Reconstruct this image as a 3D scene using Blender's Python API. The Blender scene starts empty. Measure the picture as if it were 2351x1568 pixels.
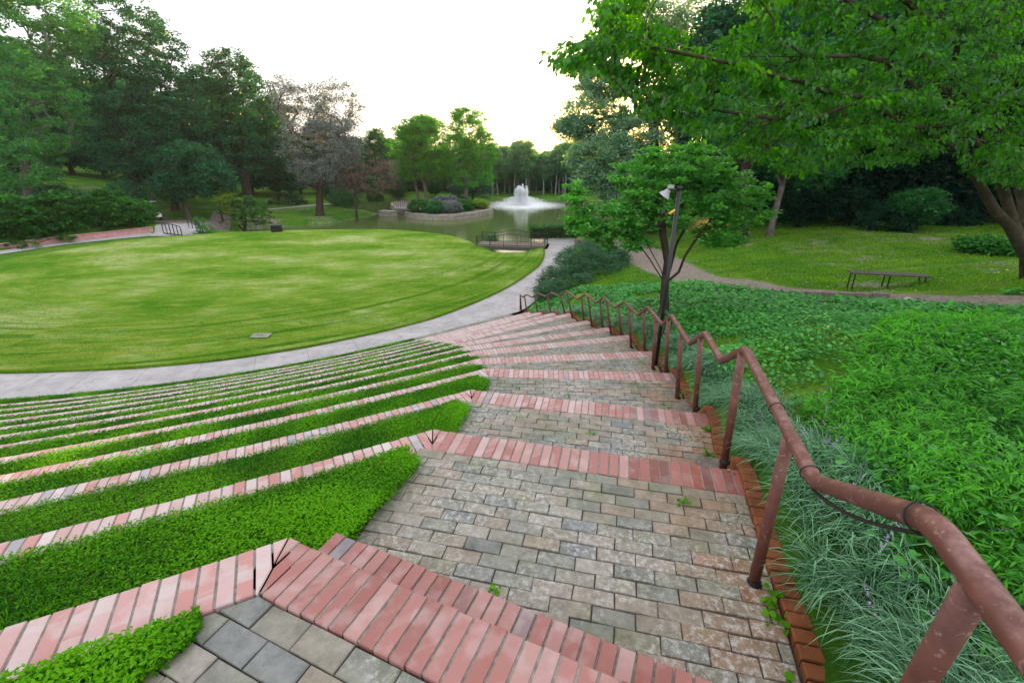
import bpy, math, random
import numpy as np
from mathutils import Vector, noise as mn

rng = np.random.default_rng(7)
random.seed(7)
SC = bpy.context.scene
COL = SC.collection
# ------------------------------------------------------------------ camera model (16 mm on 36 mm)
CX, CY, F = 1175.5, 784.0, 1045.0
TH = math.atan(434 / 1045); CS, SN = math.cos(TH), math.sin(TH)
CAMZ = 6.363
def at_z(px, py, z):
    x, y = (px - CX) / F, -(py - CY) / F
    t = (z - CAMZ) / (-SN + CS * y)
    return np.array([x * t, (CS + SN * y) * t, z])
def at_t(px, py, t):
    x, y = (px - CX) / F, -(py - CY) / F
    return np.array([x * t, (CS + SN * y) * t, CAMZ + (-SN + CS * y) * t])
def col_at(px, py, t, h=None):
    """plan position on a pixel's ray at depth t, z from the terrain"""
    p = at_t(px, py, t); p[2] = float(H(np.array([p[0]]), np.array([p[1]]))[0]); return p

# ------------------------------------------------------------------ materials
def new_mat(name):
    m = bpy.data.materials.new(name); m.use_nodes = True
    nt = m.node_tree; nt.nodes.clear()
    return m, nt
class NT:
    def __init__(s, name):
        s.m, s.nt = new_mat(name)
        s.out = s.nt.nodes.new('ShaderNodeOutputMaterial')
    def n(s, typ, **kw):
        nd = s.nt.nodes.new('ShaderNode' + typ)
        for k, v in kw.items():
            if k.startswith('i_'):
                key = k[2:]
                key = int(key) if key.isdigit() else key.replace('_', ' ')
                nd.inputs[key].default_value = v
            else: setattr(nd, k, v)
        return nd
    def l(s, a, b): s.nt.links.new(a, b)
    def ramp(s, fac, stops, interp='LINEAR'):
        r = s.n('ValToRGB'); e = r.color_ramp.elements; r.color_ramp.interpolation = interp
        while len(e) < len(stops): e.new(0.5)
        for i, (p, c) in enumerate(stops):
            e[i].position = p; e[i].color = (c[0], c[1], c[2], 1) if not isinstance(c, (int, float)) else (c, c, c, 1)
        s.l(fac, r.inputs[0]); return r.outputs[0]
    def noise(s, scale, detail=6, rough=.6, vec=None, dist=0):
        nd = s.n('TexNoise'); nd.inputs['Scale'].default_value = scale
        nd.inputs['Detail'].default_value = detail; nd.inputs['Roughness'].default_value = rough
        nd.inputs['Distortion'].default_value = dist
        s.l(vec if vec is not None else s.pos(), nd.inputs['Vector']); return nd.outputs['Fac']
    def pos(s):
        if not hasattr(s, '_p'): s._p = s.n('TexCoord').outputs['Object']
        return s._p
    def scaled(s, sx, sy, sz, rot=0):
        mp = s.n('Mapping'); mp.inputs['Scale'].default_value = (sx, sy, sz); mp.inputs['Rotation'].default_value = (0, 0, rot)
        s.l(s.pos(), mp.inputs['Vector']); return mp.outputs[0]
    def n_ring(s, cb, rr, an):
        c2 = s.n('CombineXYZ'); s.l(s.math('MULTIPLY', rr.outputs[1], 2.6), c2.inputs[0]); s.l(s.math('MULTIPLY', an, 1.6), c2.inputs[1]); return c2.outputs[0]
    def mix(s, fac, a, b, blend='MIX'):
        m = s.n('Mix', data_type='RGBA', blend_type=blend)
        for v, i in ((fac, 0), (a, 6), (b, 7)):
            if hasattr(v, 'links') or hasattr(v, 'is_linked'): s.l(v, m.inputs[i])
            else: m.inputs[i].default_value = v if isinstance(v, (int, float)) else (v[0], v[1], v[2], 1)
        return m.outputs[2]
    def math(s, op, a, b=0.0, clamp=False):
        m = s.n('Math', operation=op, use_clamp=clamp)
        for v, i in ((a, 0), (b, 1)):
            if isinstance(v, (int, float)): m.inputs[i].default_value = v
            else: s.l(v, m.inputs[i])
        return m.outputs[0]
    def attr(s, name, out='Fac'):
        a = s.n('Attribute', attribute_name=name); return a.outputs[out]
    def bsdf(s, color, rough=.8, spec=.3, bump=None, bstr=.3, bdist=.02, **kw):
        b = s.n('BsdfPrincipled')
        if hasattr(color, 'is_linked'): s.l(color, b.inputs['Base Color'])
        else: b.inputs['Base Color'].default_value = (*color, 1)
        if isinstance(rough, (int, float)): b.inputs['Roughness'].default_value = rough
        else: s.l(rough, b.inputs['Roughness'])
        b.inputs['Specular IOR Level'].default_value = spec
        for k, v in kw.items(): b.inputs[k.replace('_', ' ')].default_value = v
        if bump is not None:
            bp = s.n('Bump'); bp.inputs['Strength'].default_value = bstr; bp.inputs['Distance'].default_value = bdist
            s.l(bump, bp.inputs['Height']); s.l(bp.outputs[0], b.inputs['Normal'])
        return b
    def done(s, shader):
        s.l(shader if not hasattr(shader, 'outputs') else shader.outputs[0], s.out.inputs[0]); return s.m

M = {}
def simple(name, c, rough=.7, spec=.3, var=.25, scale=8, metallic=0, c2=None, bump=.2):
    s = NT(name); n = s.noise(scale, 8, .65)
    c2 = c2 or tuple(x * (1 - var) for x in c); c1 = tuple(min(1, x * (1 + var)) for x in c)
    colr = s.ramp(n, [(.3, c2), (.7, c1)])
    b = s.bsdf(colr, rough, spec, bump=s.noise(scale * 6, 6, .6), bstr=bump, bdist=.004, Metallic=metallic)
    M[name] = s.done(b); return M[name]

def leaf_mat(name, dark, light, trans=None, tmix=.35, rough=.45, spec=.4):
    s = NT(name); t = s.attr('tint')
    c = s.ramp(t, [(0, dark), (.6, tuple((a + b) / 2 for a, b in zip(dark, light))), (1, light)])
    b = s.bsdf(c, rough, spec)
    tr = s.n('BsdfTranslucent')
    tc = s.mix(1.0, c, trans or (1.6, 1.9, .5), 'MULTIPLY')
    s.l(tc, tr.inputs[0])
    mx = s.n('MixShader'); mx.inputs[0].default_value = tmix
    s.l(b.outputs[0], mx.inputs[1]); s.l(tr.outputs[0], mx.inputs[2])
    M[name] = s.done(mx.outputs[0]); return M[name]

# bricks on edge (nosings and seat edges); tint = per brick, wear = 0 pale .. 1 fresh orange
def mat_course():
    s = NT('edge_brick'); t = s.attr('tint'); w = s.attr('wear')
    pink = s.ramp(t, [(0, (.30, .29, .31)), (.07, (.36, .32, .335)), (.10, (.43, .20, .18)), (.4, (.49, .27, .25)), (.75, (.48, .34, .325)), (1, (.56, .46, .445))])
    red = s.ramp(t, [(0, (.13, .125, .13)), (.06, (.16, .055, .038)), (.5, (.25, .062, .042)), (1, (.32, .115, .085))])
    c = s.mix(w, pink, red)
    sub = s.n('VectorMath', operation='SUBTRACT'); s.l(s.pos(), sub.inputs[0]); sub.inputs[1].default_value = (-17.7, 33.9, 0)
    sp = s.n('SeparateXYZ'); s.l(sub.outputs[0], sp.inputs[0]); cxy = s.n('CombineXYZ'); s.l(sp.outputs[0], cxy.inputs[0]); s.l(sp.outputs[1], cxy.inputs[1])
    rr = s.n('VectorMath', operation='LENGTH'); s.l(cxy.outputs[0], rr.inputs[0])
    bv = s.n('CombineXYZ'); s.l(s.math('MULTIPLY', rr.outputs[1], 13.0), bv.inputs[0]); s.l(s.math('MULTIPLY', t, 91.0), bv.inputs[1])
    band = s.ramp(s.noise(1.0, 2, .5, vec=bv.outputs[0]), [(.54, 0.), (.58, 1.)])
    c = s.mix(s.math('MULTIPLY', band, s.math('SUBTRACT', .5, s.math('MULTIPLY', w, .75), clamp=True)), c, (.50, .44, .42))
    n = s.noise(22, 10, .7)
    blotch = s.ramp(s.noise(9, 5, .5), [(.5, 0.0), (.62, 1.0)])
    c = s.mix(s.math('MULTIPLY', blotch, s.math('SUBTRACT', .5, s.math('MULTIPLY', w, .42))), c, (.50, .43, .42))
    c = s.mix(s.math('MULTIPLY', s.ramp(n, [(.52, 0.), (.75, 1.)]), .45), c, (.33, .22, .2))
    spots = s.ramp(s.noise(160, 3, .6), [(.66, 0.), (.72, 1.)])
    c = s.mix(s.math('MULTIPLY', spots, .6), c, (.12, .09, .08))
    M['edge_brick'] = s.done(s.bsdf(c, .72, .3, bump=s.noise(120, 8, .65), bstr=.35, bdist=.002))
mat_course()
def mat_paver():
    s = NT('paver'); t = s.attr('tint'); w = s.attr('wear')
    grey = s.ramp(t, [(0, (.17, .18, .18)), (.15, (.205, .21, .19)), (.4, (.235, .23, .195)), (.75, (.255, .23, .19)), (1, (.30, .275, .24))])
    warm = s.ramp(t, [(0, (.17, .155, .11)), (.45, (.20, .145, .09)), (.8, (.24, .11, .05)), (1, (.25, .09, .035))])
    c = s.mix(w, grey, warm)
    moss = s.ramp(s.noise(3.2, 6, .6), [(.48, 0.), (.7, 1.)])
    c = s.mix(s.math('MULTIPLY', moss, .5), c, (.14, .16, .065))
    c = s.mix(.8, c, s.ramp(s.noise(11, 8, .75), [(.3, (.5, .5, .49)), (.7, (1.4, 1.4, 1.38))]), 'MULTIPLY')
    lich = s.ramp(s.noise(30, 10, .8), [(.49, 0.), (.60, 1.)])
    lm = s.ramp(s.noise(1.5, 4, .55), [(.44, 0.), (.56, 1.)])
    c = s.mix(s.math('MULTIPLY', s.math('MULTIPLY', lich, lm), .62), c, (.55, .55, .52))
    vs = s.n('TexVoronoi', feature='F1'); vs.inputs['Scale'].default_value = 55; s.l(s.pos(), vs.inputs['Vector'])
    pit = s.ramp(vs.outputs['Distance'], [(.10, 1.), (.16, 0.)])
    pm = s.ramp(s.noise(30, 2, .5), [(.5, 0.), (.55, 1.)])
    c = s.mix(s.math('MULTIPLY', s.math('MULTIPLY', pit, pm), .7), c, (.06, .055, .05))
    M['paver'] = s.done(s.bsdf(c, .85, .25, bump=s.noise(90, 9, .7), bstr=.6, bdist=.003))
mat_paver()
simple('mortar', (.24, .235, .205), .95, .1, .4, 40)
simple('joint_soil', (.06, .05, .038), 1, .05, .4, 20)
simple('curb_brick', (.20, .068, .026), .8, .2, .3, 9)
simple('concrete', (.30, .29, .29), .9, .2, .13, 1.6)
simple('dirt_track', (.24, .20, .18), 1, .05, .35, 3)
simple('thatch', (.045, .075, .012), 1, .05, .5, 9)
simple('soil', (.09, .07, .05), 1, .05, .4, 6)
simple('dark_metal', (.015, .013, .015), .5, .4, .2, 10)
simple('pole_black', (.018, .018, .022), .4, .4, .2, 10)
simple('white_paint', (.75, .75, .76), .45, .4, .06, 4)
simple('lamp_grey', (.36, .36, .38), .5, .4, .08, 4)
simple('old_wood', (.21, .17, .15), .85, .2, .35, 14)
simple('dark_wood', (.10, .085, .07), .85, .2, .3, 14)
simple('stone_grey', (.40, .38, .34), .9, .2, .35, 3)
simple('cable_black', (.012, .012, .013), .5, .3, .1, 10)
simple('yellow_plastic', (.75, .42, .05), .5, .3, .1, 10)
simple('rubber', (.02, .02, .02), .8, .2, .1, 10)
simple('bark_dark', (.05, .038, .03), .95, .1, .5, 5, bump=.8)
simple('bark_grey', (.12, .10, .09), .95, .1, .45, 4, bump=.8)
simple('bark_pale', (.30, .27, .24), .95, .1, .4, 3, bump=.6)
simple('bark_lichen', (.055, .045, .028), .95, .1, .6, 7, bump=.8)
def mat_rail():
    s = NT('rail_paint')
    n = s.noise(9, 6, .6)
    c = s.ramp(n, [(.3, (.085, .028, .020)), (.55, (.13, .045, .032)), (.75, (.19, .075, .055))])
    g = s.n('NewGeometry'); sep = s.n('SeparateXYZ'); s.l(g.outputs['Normal'], sep.inputs[0])
    up = s.ramp(sep.outputs[2], [(.35, 0.), (.95, 1.)])
    ch = s.ramp(s.noise(20, 6, .65), [(.45, 0.), (.68, 1.)])
    c = s.mix(s.math('MULTIPLY', s.math('MULTIPLY', up, ch), .55), c, (.36, .22, .20))
    sp = s.ramp(s.noise(45, 4, .6), [(.60, 0.), (.66, 1.)])
    c = s.mix(s.math('MULTIPLY', sp, .22), c, (.5, .42, .38))
    M['rail_paint'] = s.done(s.bsdf(c, .55, .4, bump=s.noise(60, 6, .6), bstr=.25, bdist=.002))
mat_rail()
def mat_path():
    s = NT('path_paving')
    c = s.ramp(s.noise(1.1, 9, .62), [(.3, (.30, .285, .285)), (.55, (.40, .385, .385)), (.75, (.48, .465, .465))])
    c = s.mix(s.ramp(s.noise(.35, 5, .6, vec=s.scaled(1, 2.4, 1, .3)), [(.52, 0.), (.75, .5)]), c, (.27, .25, .245))
    br = s.ramp(s.noise(20, 5, .7, vec=s.scaled(1, 3, 1, -.5)), [(.45, 0.), (.7, .35)])
    c = s.mix(br, c, (.30, .27, .26))
    spk = s.ramp(s.noise(3.2, 10, .75), [(.52, 0.), (.66, .7)]); c = s.mix(spk, c, (.21, .195, .19))
    sub = s.n('VectorMath', operation='SUBTRACT'); s.l(s.pos(), sub.inputs[0]); sub.inputs[1].default_value = (-17.7, 33.9, 0)
    sp = s.n('SeparateXYZ'); s.l(sub.outputs[0], sp.inputs[0]); an = s.math('ARCTAN2', sp.outputs[0], sp.outputs[1])
    fr = s.math('FRACT', s.math('MULTIPLY', an, 14.0)); ln_ = s.ramp(fr, [(.0, .8), (.006, .8), (.009, 0.)]); c = s.mix(ln_, c, (.10, .09, .08))
    M['path_paving'] = s.done(s.bsdf(c, .9, .2, bump=s.noise(45, 8, .7), bstr=.4, bdist=.006))
mat_path()
def mat_lawn():
    s = NT('lawn_grass')
    big = s.noise(.16, 6, .62, vec=s.scaled(1, 1.6, 1, .25))
    c = s.ramp(big, [(.36, (.07, .20, .008)), (.5, (.19, .31, .035)), (.64, (.38, .45, .17))])
    # rings of mowing that follow the round lawn
    sub = s.n('VectorMath', operation='SUBTRACT'); s.l(s.pos(), sub.inputs[0]); sub.inputs[1].default_value = (-17.7, 33.9, 0)
    sp = s.n('SeparateXYZ'); s.l(sub.outputs[0], sp.inputs[0])
    rr = s.n('VectorMath', operation='LENGTH'); s.l(sub.outputs[0], rr.inputs[0])
    an = s.math('ARCTAN2', sp.outputs[0], sp.outputs[1])
    cb = s.n('CombineXYZ'); s.l(s.math('MULTIPLY', rr.outputs[1], 2.2), cb.inputs[0]); s.l(s.math('MULTIPLY', an, 5.0), cb.inputs[1])
    ring = s.noise(1.0, 7, .72, vec=cb.outputs[0])
    c = s.mix(s.ramp(ring, [(.46, 0.), (.70, .5)]), c, (.045, .17, .006))
    c = s.mix(s.ramp(ring, [(.30, .3), (.44, 0.)]), c, (.42, .47, .11))
    trk = s.noise(1.0, 5, .6, vec=s.n_ring(cb, rr, an))
    edge = s.ramp(s.math('DIVIDE', rr.outputs[1], 24.0), [(.60, 0.), (.78, 1.)])
    c = s.mix(s.math('MULTIPLY', edge, s.ramp(trk, [(.50, 0.), (.62, .9)])), c, (.035, .13, .004))
    c = s.mix(s.math('MULTIPLY', edge, s.ramp(trk, [(.36, .6), (.46, 0.)])), c, (.30, .33, .05))
    st = s.noise(2.6, 10, .8, vec=s.scaled(.6, 1.6, 1, -.2))
    c = s.mix(s.ramp(st, [(.46, 0.), (.70, .6)]), c, (.075, .24, .008))
    stw = s.noise(1.4, 10, .8, vec=s.scaled(.6, 1.7, 1, .15))
    c = s.mix(s.ramp(stw, [(.54, 0.), (.70, .7)]), c, (.47, .44, .14))
    sdd = s.noise(2.6, 8, .75, vec=s.scaled(.5, 2.0, 1, .1))
    c = s.mix(s.ramp(sdd, [(.60, 0.), (.72, .5)]), c, (.33, .21, .07))
    md = s.noise(7, 8, .8, vec=s.scaled(.7, 1.7, 1, -.1)); c = s.mix(.6, c, s.ramp(md, [(.32, (.55, .6, .5)), (.68, (1.45, 1.35, 1.4))]), 'MULTIPLY')
    fine = s.noise(22, 8, .85, vec=s.scaled(.6, 1.6, 1, -.15))
    c = s.mix(.85, c, s.ramp(fine, [(.3, (.35, .35, .35)), (.7, (1.6, 1.6, 1.6))]), 'MULTIPLY')
    M['lawn_grass'] = s.done(s.bsdf(c, 1.0, .03, bump=s.noise(28, 8, .8), bstr=1.0, bdist=.06))
mat_lawn()
def mat_ground():
    s = NT('ground_grass'); d = s.attr('dirt')
    big = s.noise(.3, 7, .65)
    c = s.ramp(big, [(.3, (.025, .11, .006)), (.5, (.07, .18, .010)), (.7, (.16, .25, .022))])
    c = s.mix(s.ramp(s.noise(1.3, 8, .7), [(.5, 0.), (.7, .7)]), c, (.015, .11, .012))
    c = s.mix(.7, c, s.ramp(s.noise(14, 8, .8), [(.3, (.4, .4, .4)), (.7, (1.55, 1.55, 1.55))]), 'MULTIPLY')
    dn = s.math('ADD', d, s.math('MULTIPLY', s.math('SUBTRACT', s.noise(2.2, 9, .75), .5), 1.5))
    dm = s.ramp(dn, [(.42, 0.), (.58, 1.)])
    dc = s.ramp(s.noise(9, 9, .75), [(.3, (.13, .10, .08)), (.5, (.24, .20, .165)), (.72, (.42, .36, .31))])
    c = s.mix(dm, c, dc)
    M['ground_grass'] = s.done(s.bsdf(c, .95, .1, bump=s.noise(18, 8, .8), bstr=.9, bdist=.05))
mat_ground()
def mat_water():
    s = NT('pond_water')
    h = s.noise(3.0, 4, .6, vec=s.scaled(1, 2.2, 1))
    c = s.ramp(s.noise(1.2, 4, .5), [(.3, (.075, .11, .03)), (.7, (.11, .145, .045))])
    # foam disc beneath the fountain
    mp = s.n('Mapping'); mp.inputs['Location'].default_value = (-FN[0], -FN[1], 0); s.l(s.pos(), mp.inputs[0])
    ln = s.n('VectorMath', operation='LENGTH'); s.l(mp.outputs[0], ln.inputs[0])
    rr = s.math('ADD', ln.outputs[1], s.math('MULTIPLY', s.noise(.8, 6, .7), 3.0))
    fo = s.ramp(s.math('DIVIDE', rr, 12.0), [(.36, 1.), (.80, 0.)])
    c2 = s.mix(fo, c, (.85, .87, .88))
    ro = s.math('ADD', .03, s.math('MULTIPLY', fo, .5))
    b = s.bsdf(c2, ro, .5, bump=h, bstr=.13, bdist=.05, IOR=1.33)
    M['pond_water'] = s.done(b)
def brick_wall_mat(name, c1, c2, mortar, scale):
    s = NT(name)
    g = s.n('TexBrick'); g.inputs['Color1'].default_value = (*c1, 1); g.inputs['Color2'].default_value = (*c2, 1); g.inputs['Mortar'].default_value = (*mortar, 1)
    g.inputs['Scale'].default_value = scale; g.inputs['Mortar Size'].default_value = .015
    sep = s.n('SeparateXYZ'); s.l(s.pos(), sep.inputs[0])
    cb = s.n('CombineXYZ'); s.l(s.math('ADD', sep.outputs[0], sep.outputs[1]), cb.inputs[0]); s.l(sep.outputs[2], cb.inputs[1])
    s.l(cb.outputs[0], g.inputs['Vector'])
    c = s.mix(.6, g.outputs[0], s.ramp(s.noise(2.5, 7, .7), [(.3, (.6, .6, .6)), (.7, (1.35, 1.3, 1.3))]), 'MULTIPLY')
    M[name] = s.done(s.bsdf(c, .9, .15, bump=g.outputs['Fac'], bstr=-.3, bdist=.01))
brick_wall_mat('pink_brick_wall', (.50, .25, .23), (.42, .19, .18), (.42, .33, .31), 3.5)
brick_wall_mat('riser_brick', (.44, .17, .11), (.36, .13, .09), (.30, .26, .23), 5)
brick_wall_mat('house_brick', (.25, .09, .07), (.2, .07, .05), (.2, .16, .15), 3)
def stone_mat(name, a, b, sc):
    s = NT(name)
    g = s.n('TexBrick'); g.inputs['Color1'].default_value = (*a, 1); g.inputs['Color2'].default_value = (*b, 1); g.inputs['Mortar'].default_value = (.08, .07, .06, 1)
    g.inputs['Scale'].default_value = sc; g.inputs['Mortar Size'].default_value = .02; g.inputs['Row Height'].default_value = .35; g.inputs['Brick Width'].default_value = 1.1
    sep = s.n('SeparateXYZ'); s.l(s.pos(), sep.inputs[0])
    cb = s.n('CombineXYZ'); s.l(s.math('SUBTRACT', sep.outputs[0], sep.outputs[1]), cb.inputs[0]); s.l(sep.outputs[2], cb.inputs[1])
    s.l(cb.outputs[0], g.inputs['Vector'])
    c = s.mix(.7, g.outputs[0], s.ramp(s.noise(3.5, 8, .7), [(.3, (.55, .55, .55)), (.7, (1.4, 1.4, 1.35))]), 'MULTIPLY')
    M[name] = s.done(s.bsdf(c, .9, .15, bump=s.noise(12, 6, .7), bstr=.6, bdist=.03))
stone_mat('island_stone', (.42, .38, .33), (.30, .27, .24), 2.2)
stone_mat('red_stone', (.30, .20, .18), (.20, .14, .13), 3)

leaf_mat('leaf_dark', (.003, .042, .026), (.032, .20, .085), tmix=.3, spec=.2)
leaf_mat('leaf_mid', (.006, .075, .022), (.055, .26, .060), tmix=.35, spec=.2)
leaf_mat('leaf_deep', (.002, .018, .009), (.010, .075, .030), tmix=.2, spec=.15)
leaf_mat('leaf_light', (.014, .11, .035), (.11, .33, .085), tmix=.42, spec=.2)
leaf_mat('leaf_bright', (.012, .14, .015), (.12, .38, .035), tmix=.5, spec=.15)
leaf_mat('leaf_silver', (.07, .17, .12), (.28, .42, .30), tmix=.35, rough=.5, spec=.25)
leaf_mat('leaf_mauve', (.09, .13, .11), (.31, .33, .32), (.7, .8, .8), tmix=.2, spec=.2)
leaf_mat('leaf_brown', (.09, .06, .055), (.25, .18, .16), (1.3, 1, .9), tmix=.3, spec=.2)
leaf_mat('leaf_far', (.08, .20, .13), (.24, .44, .28), tmix=.45, spec=.2)  # pale teal paints in the haze over the wood across the pond
leaf_mat('leaf_dogwood', (.004, .045, .003), (.045, .20, .008), (5.0, 4.0, .4), tmix=.45, rough=.38, spec=.35)
leaf_mat('leaf_small_tree', (.020, .16, .022), (.20, .55, .10), (1.7, 2, .4), tmix=.38, rough=.42, spec=.35)
leaf_mat('leaf_shrub', (.010, .075, .008), (.060, .26, .026), tmix=.3, spec=.25)
leaf_mat('leaf_juniper', (.005, .035, .016), (.10, .26, .12), tmix=.2, spec=.2)
leaf_mat('leaf_yellow', (.09, .17, .012), (.27, .36, .030), tmix=.4, spec=.2)
leaf_mat('seat_grass', (.012, .11, .002), (.130, .36, .006), (1.6, 1.9, .4), tmix=.4, rough=.6, spec=.12)
leaf_mat('edge_grass', (.055, .17, .008), (.24, .40, .028), (1.6, 1.9, .4), tmix=.4, rough=.6, spec=.12)
leaf_mat('bamboo_grass', (.004, .085, .004), (.105, .42, .020), (1.7, 2.0, .4), tmix=.4, rough=.5, spec=.25)
leaf_mat('vinca', (.012, .12, .018), (.11, .44, .07), (1.5, 1.9, .5), tmix=.3, rough=.42, spec=.35)
leaf_mat('liriope', (.004, .06, .014), (.22, .46, .25), (1.2, 1.6, .6), tmix=.25, rough=.4, spec=.32)
leaf_mat('liriope_flower', (.25, .17, .32), (.45, .34, .55), (1.2, 1, 1.2), tmix=.3)
leaf_mat('litter', (.14, .09, .06), (.55, .46, .36), (1, .9, .7), tmix=.2, rough=.8)
leaf_mat('spray', (.9, .92, .94), (1, 1, 1), (1, 1, 1), tmix=.5, rough=.6)

# ------------------------------------------------------------------ object helpers
def tag(o, label=None, cat=None, group=None, kind=None):
    if label: o['label'] = label
    if cat: o['category'] = cat
    if group: o['group'] = group
    if kind: o['kind'] = kind
    return o
def thing(name, label, cat, loc=(0, 0, 0), group=None):
    o = bpy.data.objects.new(name, None); COL.objects.link(o); o.location = loc
    o.empty_display_size = .3
    return tag(o, label, cat, group)
def link(name, me, mat, parent=None):
    if mat is not None: me.materials.append(M[mat] if isinstance(mat, str) else mat)
    o = bpy.data.objects.new(name, me); COL.objects.link(o)
    if parent is not None:
        o.parent = parent
        o.location = -Vector(parent.location) if parent.type == 'EMPTY' else (0, 0, 0)
        if parent.type != 'EMPTY': o.location = (0, 0, 0)
    return o
def np_mesh(name, V, Fc, tint=None, wear=None, smooth=False, dirt=None):
    """V Nx3, Fc MxK uniform faces"""
    V = np.asarray(V, np.float32); Fc = np.asarray(Fc, np.int32)
    me = bpy.data.meshes.new(name)
    nf, k = Fc.shape
    me.vertices.add(len(V)); me.vertices.foreach_set('co', V.ravel())
    me.loops.add(nf * k); me.loops.foreach_set('vertex_index', Fc.ravel())
    me.polygons.add(nf); me.polygons.foreach_set('loop_start', np.arange(0, nf * k, k, dtype=np.int32))
    me.polygons.foreach_set('loop_total', np.full(nf, k, np.int32))
    me.update(calc_edges=True)
    if smooth: me.polygons.foreach_set('use_smooth', np.ones(nf, bool))
    if tint is not None:
        a = me.attributes.new('tint', 'FLOAT', 'FACE'); a.data.foreach_set('value', np.asarray(tint, np.float32))
    if wear is not None:
        a = me.attributes.new('wear', 'FLOAT', 'FACE'); a.data.foreach_set('value', np.asarray(wear, np.float32))
    if dirt is not None:
        a = me.attributes.new('dirt', 'FLOAT', 'POINT'); a.data.foreach_set('value', np.asarray(dirt, np.float32))
    return me
class MB:
    def __init__(s): s.v = []; s.f = []; s.t = []; s.w = []
    def add(s, vs, fs, t=0.5, w=0.0):
        b = len(s.v); s.v += [tuple(map(float, p)) for p in vs]
        for f in fs: s.f.append(tuple(b + i for i in f)); s.t.append(t); s.w.append(w)
    def box(s, c, size, rz=0, t=.5):
        hx, hy, hz = size[0] / 2, size[1] / 2, size[2] / 2; co, si = math.cos(rz), math.sin(rz)
        vs = []
        for dz in (-hz, hz):
            for dx, dy in ((-hx, -hy), (hx, -hy), (hx, hy), (-hx, hy)):
                vs.append((c[0] + dx * co - dy * si, c[1] + dx * si + dy * co, c[2] + dz))
        s.add(vs, [(3, 2, 1, 0), (4, 5, 6, 7), (0, 1, 5, 4), (1, 2, 6, 5), (2, 3, 7, 6), (3, 0, 4, 7)], t)
    def prism(s, poly, z0, z1, t=.5, w=0., bev=.003, jit=0.):
        """poly CCW list of xy; top at z1 with a small bevel"""
        n = len(poly); P = np.array(poly, float); c = P.mean(0)
        top = []
        for p in P:
            d = c - p; L = np.hypot(*d); top.append(p + d / max(L, 1e-6) * bev * 1.4)
        zj = [random.uniform(-jit, jit) for _ in range(2)]
        vs = [(p[0], p[1], z0) for p in P] + [(p[0], p[1], z1 - bev) for p in P] + [(q[0], q[1], z1 + (q[0] - c[0]) * zj[0] + (q[1] - c[1]) * zj[1]) for q in top]
        fs = [tuple(range(2 * n, 3 * n))]
        for i in range(n):
            j = (i + 1) % n
            fs.append((i, j, n + j, n + i)); fs.append((n + i, n + j, 2 * n + j, 2 * n + i))
        s.add(vs, fs, t, w)
    def tube(s, pts, r, n=8, cap=True, t=.5):
        pts = [np.array(p, float) for p in pts]; R = r if isinstance(r, (list, tuple)) else [r] * len(pts)
        rings = []; prev = None
        for i, p in enumerate(pts):
            d = pts[min(i + 1, len(pts) - 1)] - pts[max(i - 1, 0)]; d /= (np.linalg.norm(d) + 1e-9)
            if prev is None:
                a = np.cross(d, [0, 0, 1.0]);
                if np.linalg.norm(a) < .1: a = np.cross(d, [1.0, 0, 0])
            else: a = prev - d * np.dot(prev, d)
            a /= np.linalg.norm(a); prev = a; b = np.cross(d, a)
            rings.append([p + (a * math.cos(2 * math.pi * k / n) + b * math.sin(2 * math.pi * k / n)) * R[i] for k in range(n)])
        vs = [q for rg in rings for q in rg]; fs = []
        for i in range(len(pts) - 1):
            for k in range(n):
                k2 = (k + 1) % n; fs.append((i * n + k, i * n + k2, (i + 1) * n + k2, (i + 1) * n + k))
        if cap: fs.append(tuple(range(n - 1, -1, -1))); fs.append(tuple((len(pts) - 1) * n + k for k in range(n)))
        s.add(vs, fs, t)
    def build(s, name, mat, parent=None, smooth=False, attrs=False):
        me = bpy.data.meshes.new(name); me.from_pydata(s.v, [], s.f); me.update()
        if smooth: me.polygons.foreach_set('use_smooth', np.ones(len(s.f), bool))
        if attrs:
            a = me.attributes.new('tint', 'FLOAT', 'FACE'); a.data.foreach_set('value', np.array(s.t, np.float32))
            a = me.attributes.new('wear', 'FLOAT', 'FACE'); a.data.foreach_set('value', np.array(s.w, np.float32))
        return link(name, me, mat, parent)
def fillet(pts, r, n=5):
    out = [np.array(pts[0], float)]
    for i in range(1, len(pts) - 1):
        p0, p, p1 = [np.array(q, float) for q in pts[i - 1:i + 2]]
        a = p0 - p; b = p1 - p; la, lb = np.linalg.norm(a), np.linalg.norm(b)
        rr = min(r, la * .45, lb * .45); A = p + a / la * rr; B = p + b / lb * rr
        for k in range(n + 1):
            t = k / n; out.append((1 - t) ** 2 * A + 2 * t * (1 - t) * p + t * t * B)
    out.append(np.array(pts[-1], float)); return out
def smooth01(x): x = np.clip(x, 0, 1); return x * x * (3 - 2 * x)
def resample(poly, step, closed=False):
    P = np.array(poly, float)
    if closed: P = np.vstack([P, P[:1]])
    d = np.r_[0, np.cumsum(np.linalg.norm(np.diff(P, axis=0), axis=1))]
    n = max(2, int(d[-1] / step)); s = np.linspace(0, d[-1], n + (0 if not closed else 1))
    if closed: s = s[:-1]
    return np.stack([np.interp(s, d, P[:, k]) for k in range(P.shape[1])], 1)
def chaikin(P, n=2, closed=True):
    P = np.array(P, float)
    for _ in range(n):
        if closed: Q = np.roll(P, -1, 0); P = np.stack([.75 * P + .25 * Q, .25 * P + .75 * Q], 1).reshape(-1, P.shape[1])
        else:
            a, b = P[:-1], P[1:]; P = np.vstack([P[:1], np.stack([.75 * a + .25 * b, .25 * a + .75 * b], 1).reshape(-1, P.shape[1]), P[-1:]])
    return P
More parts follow.
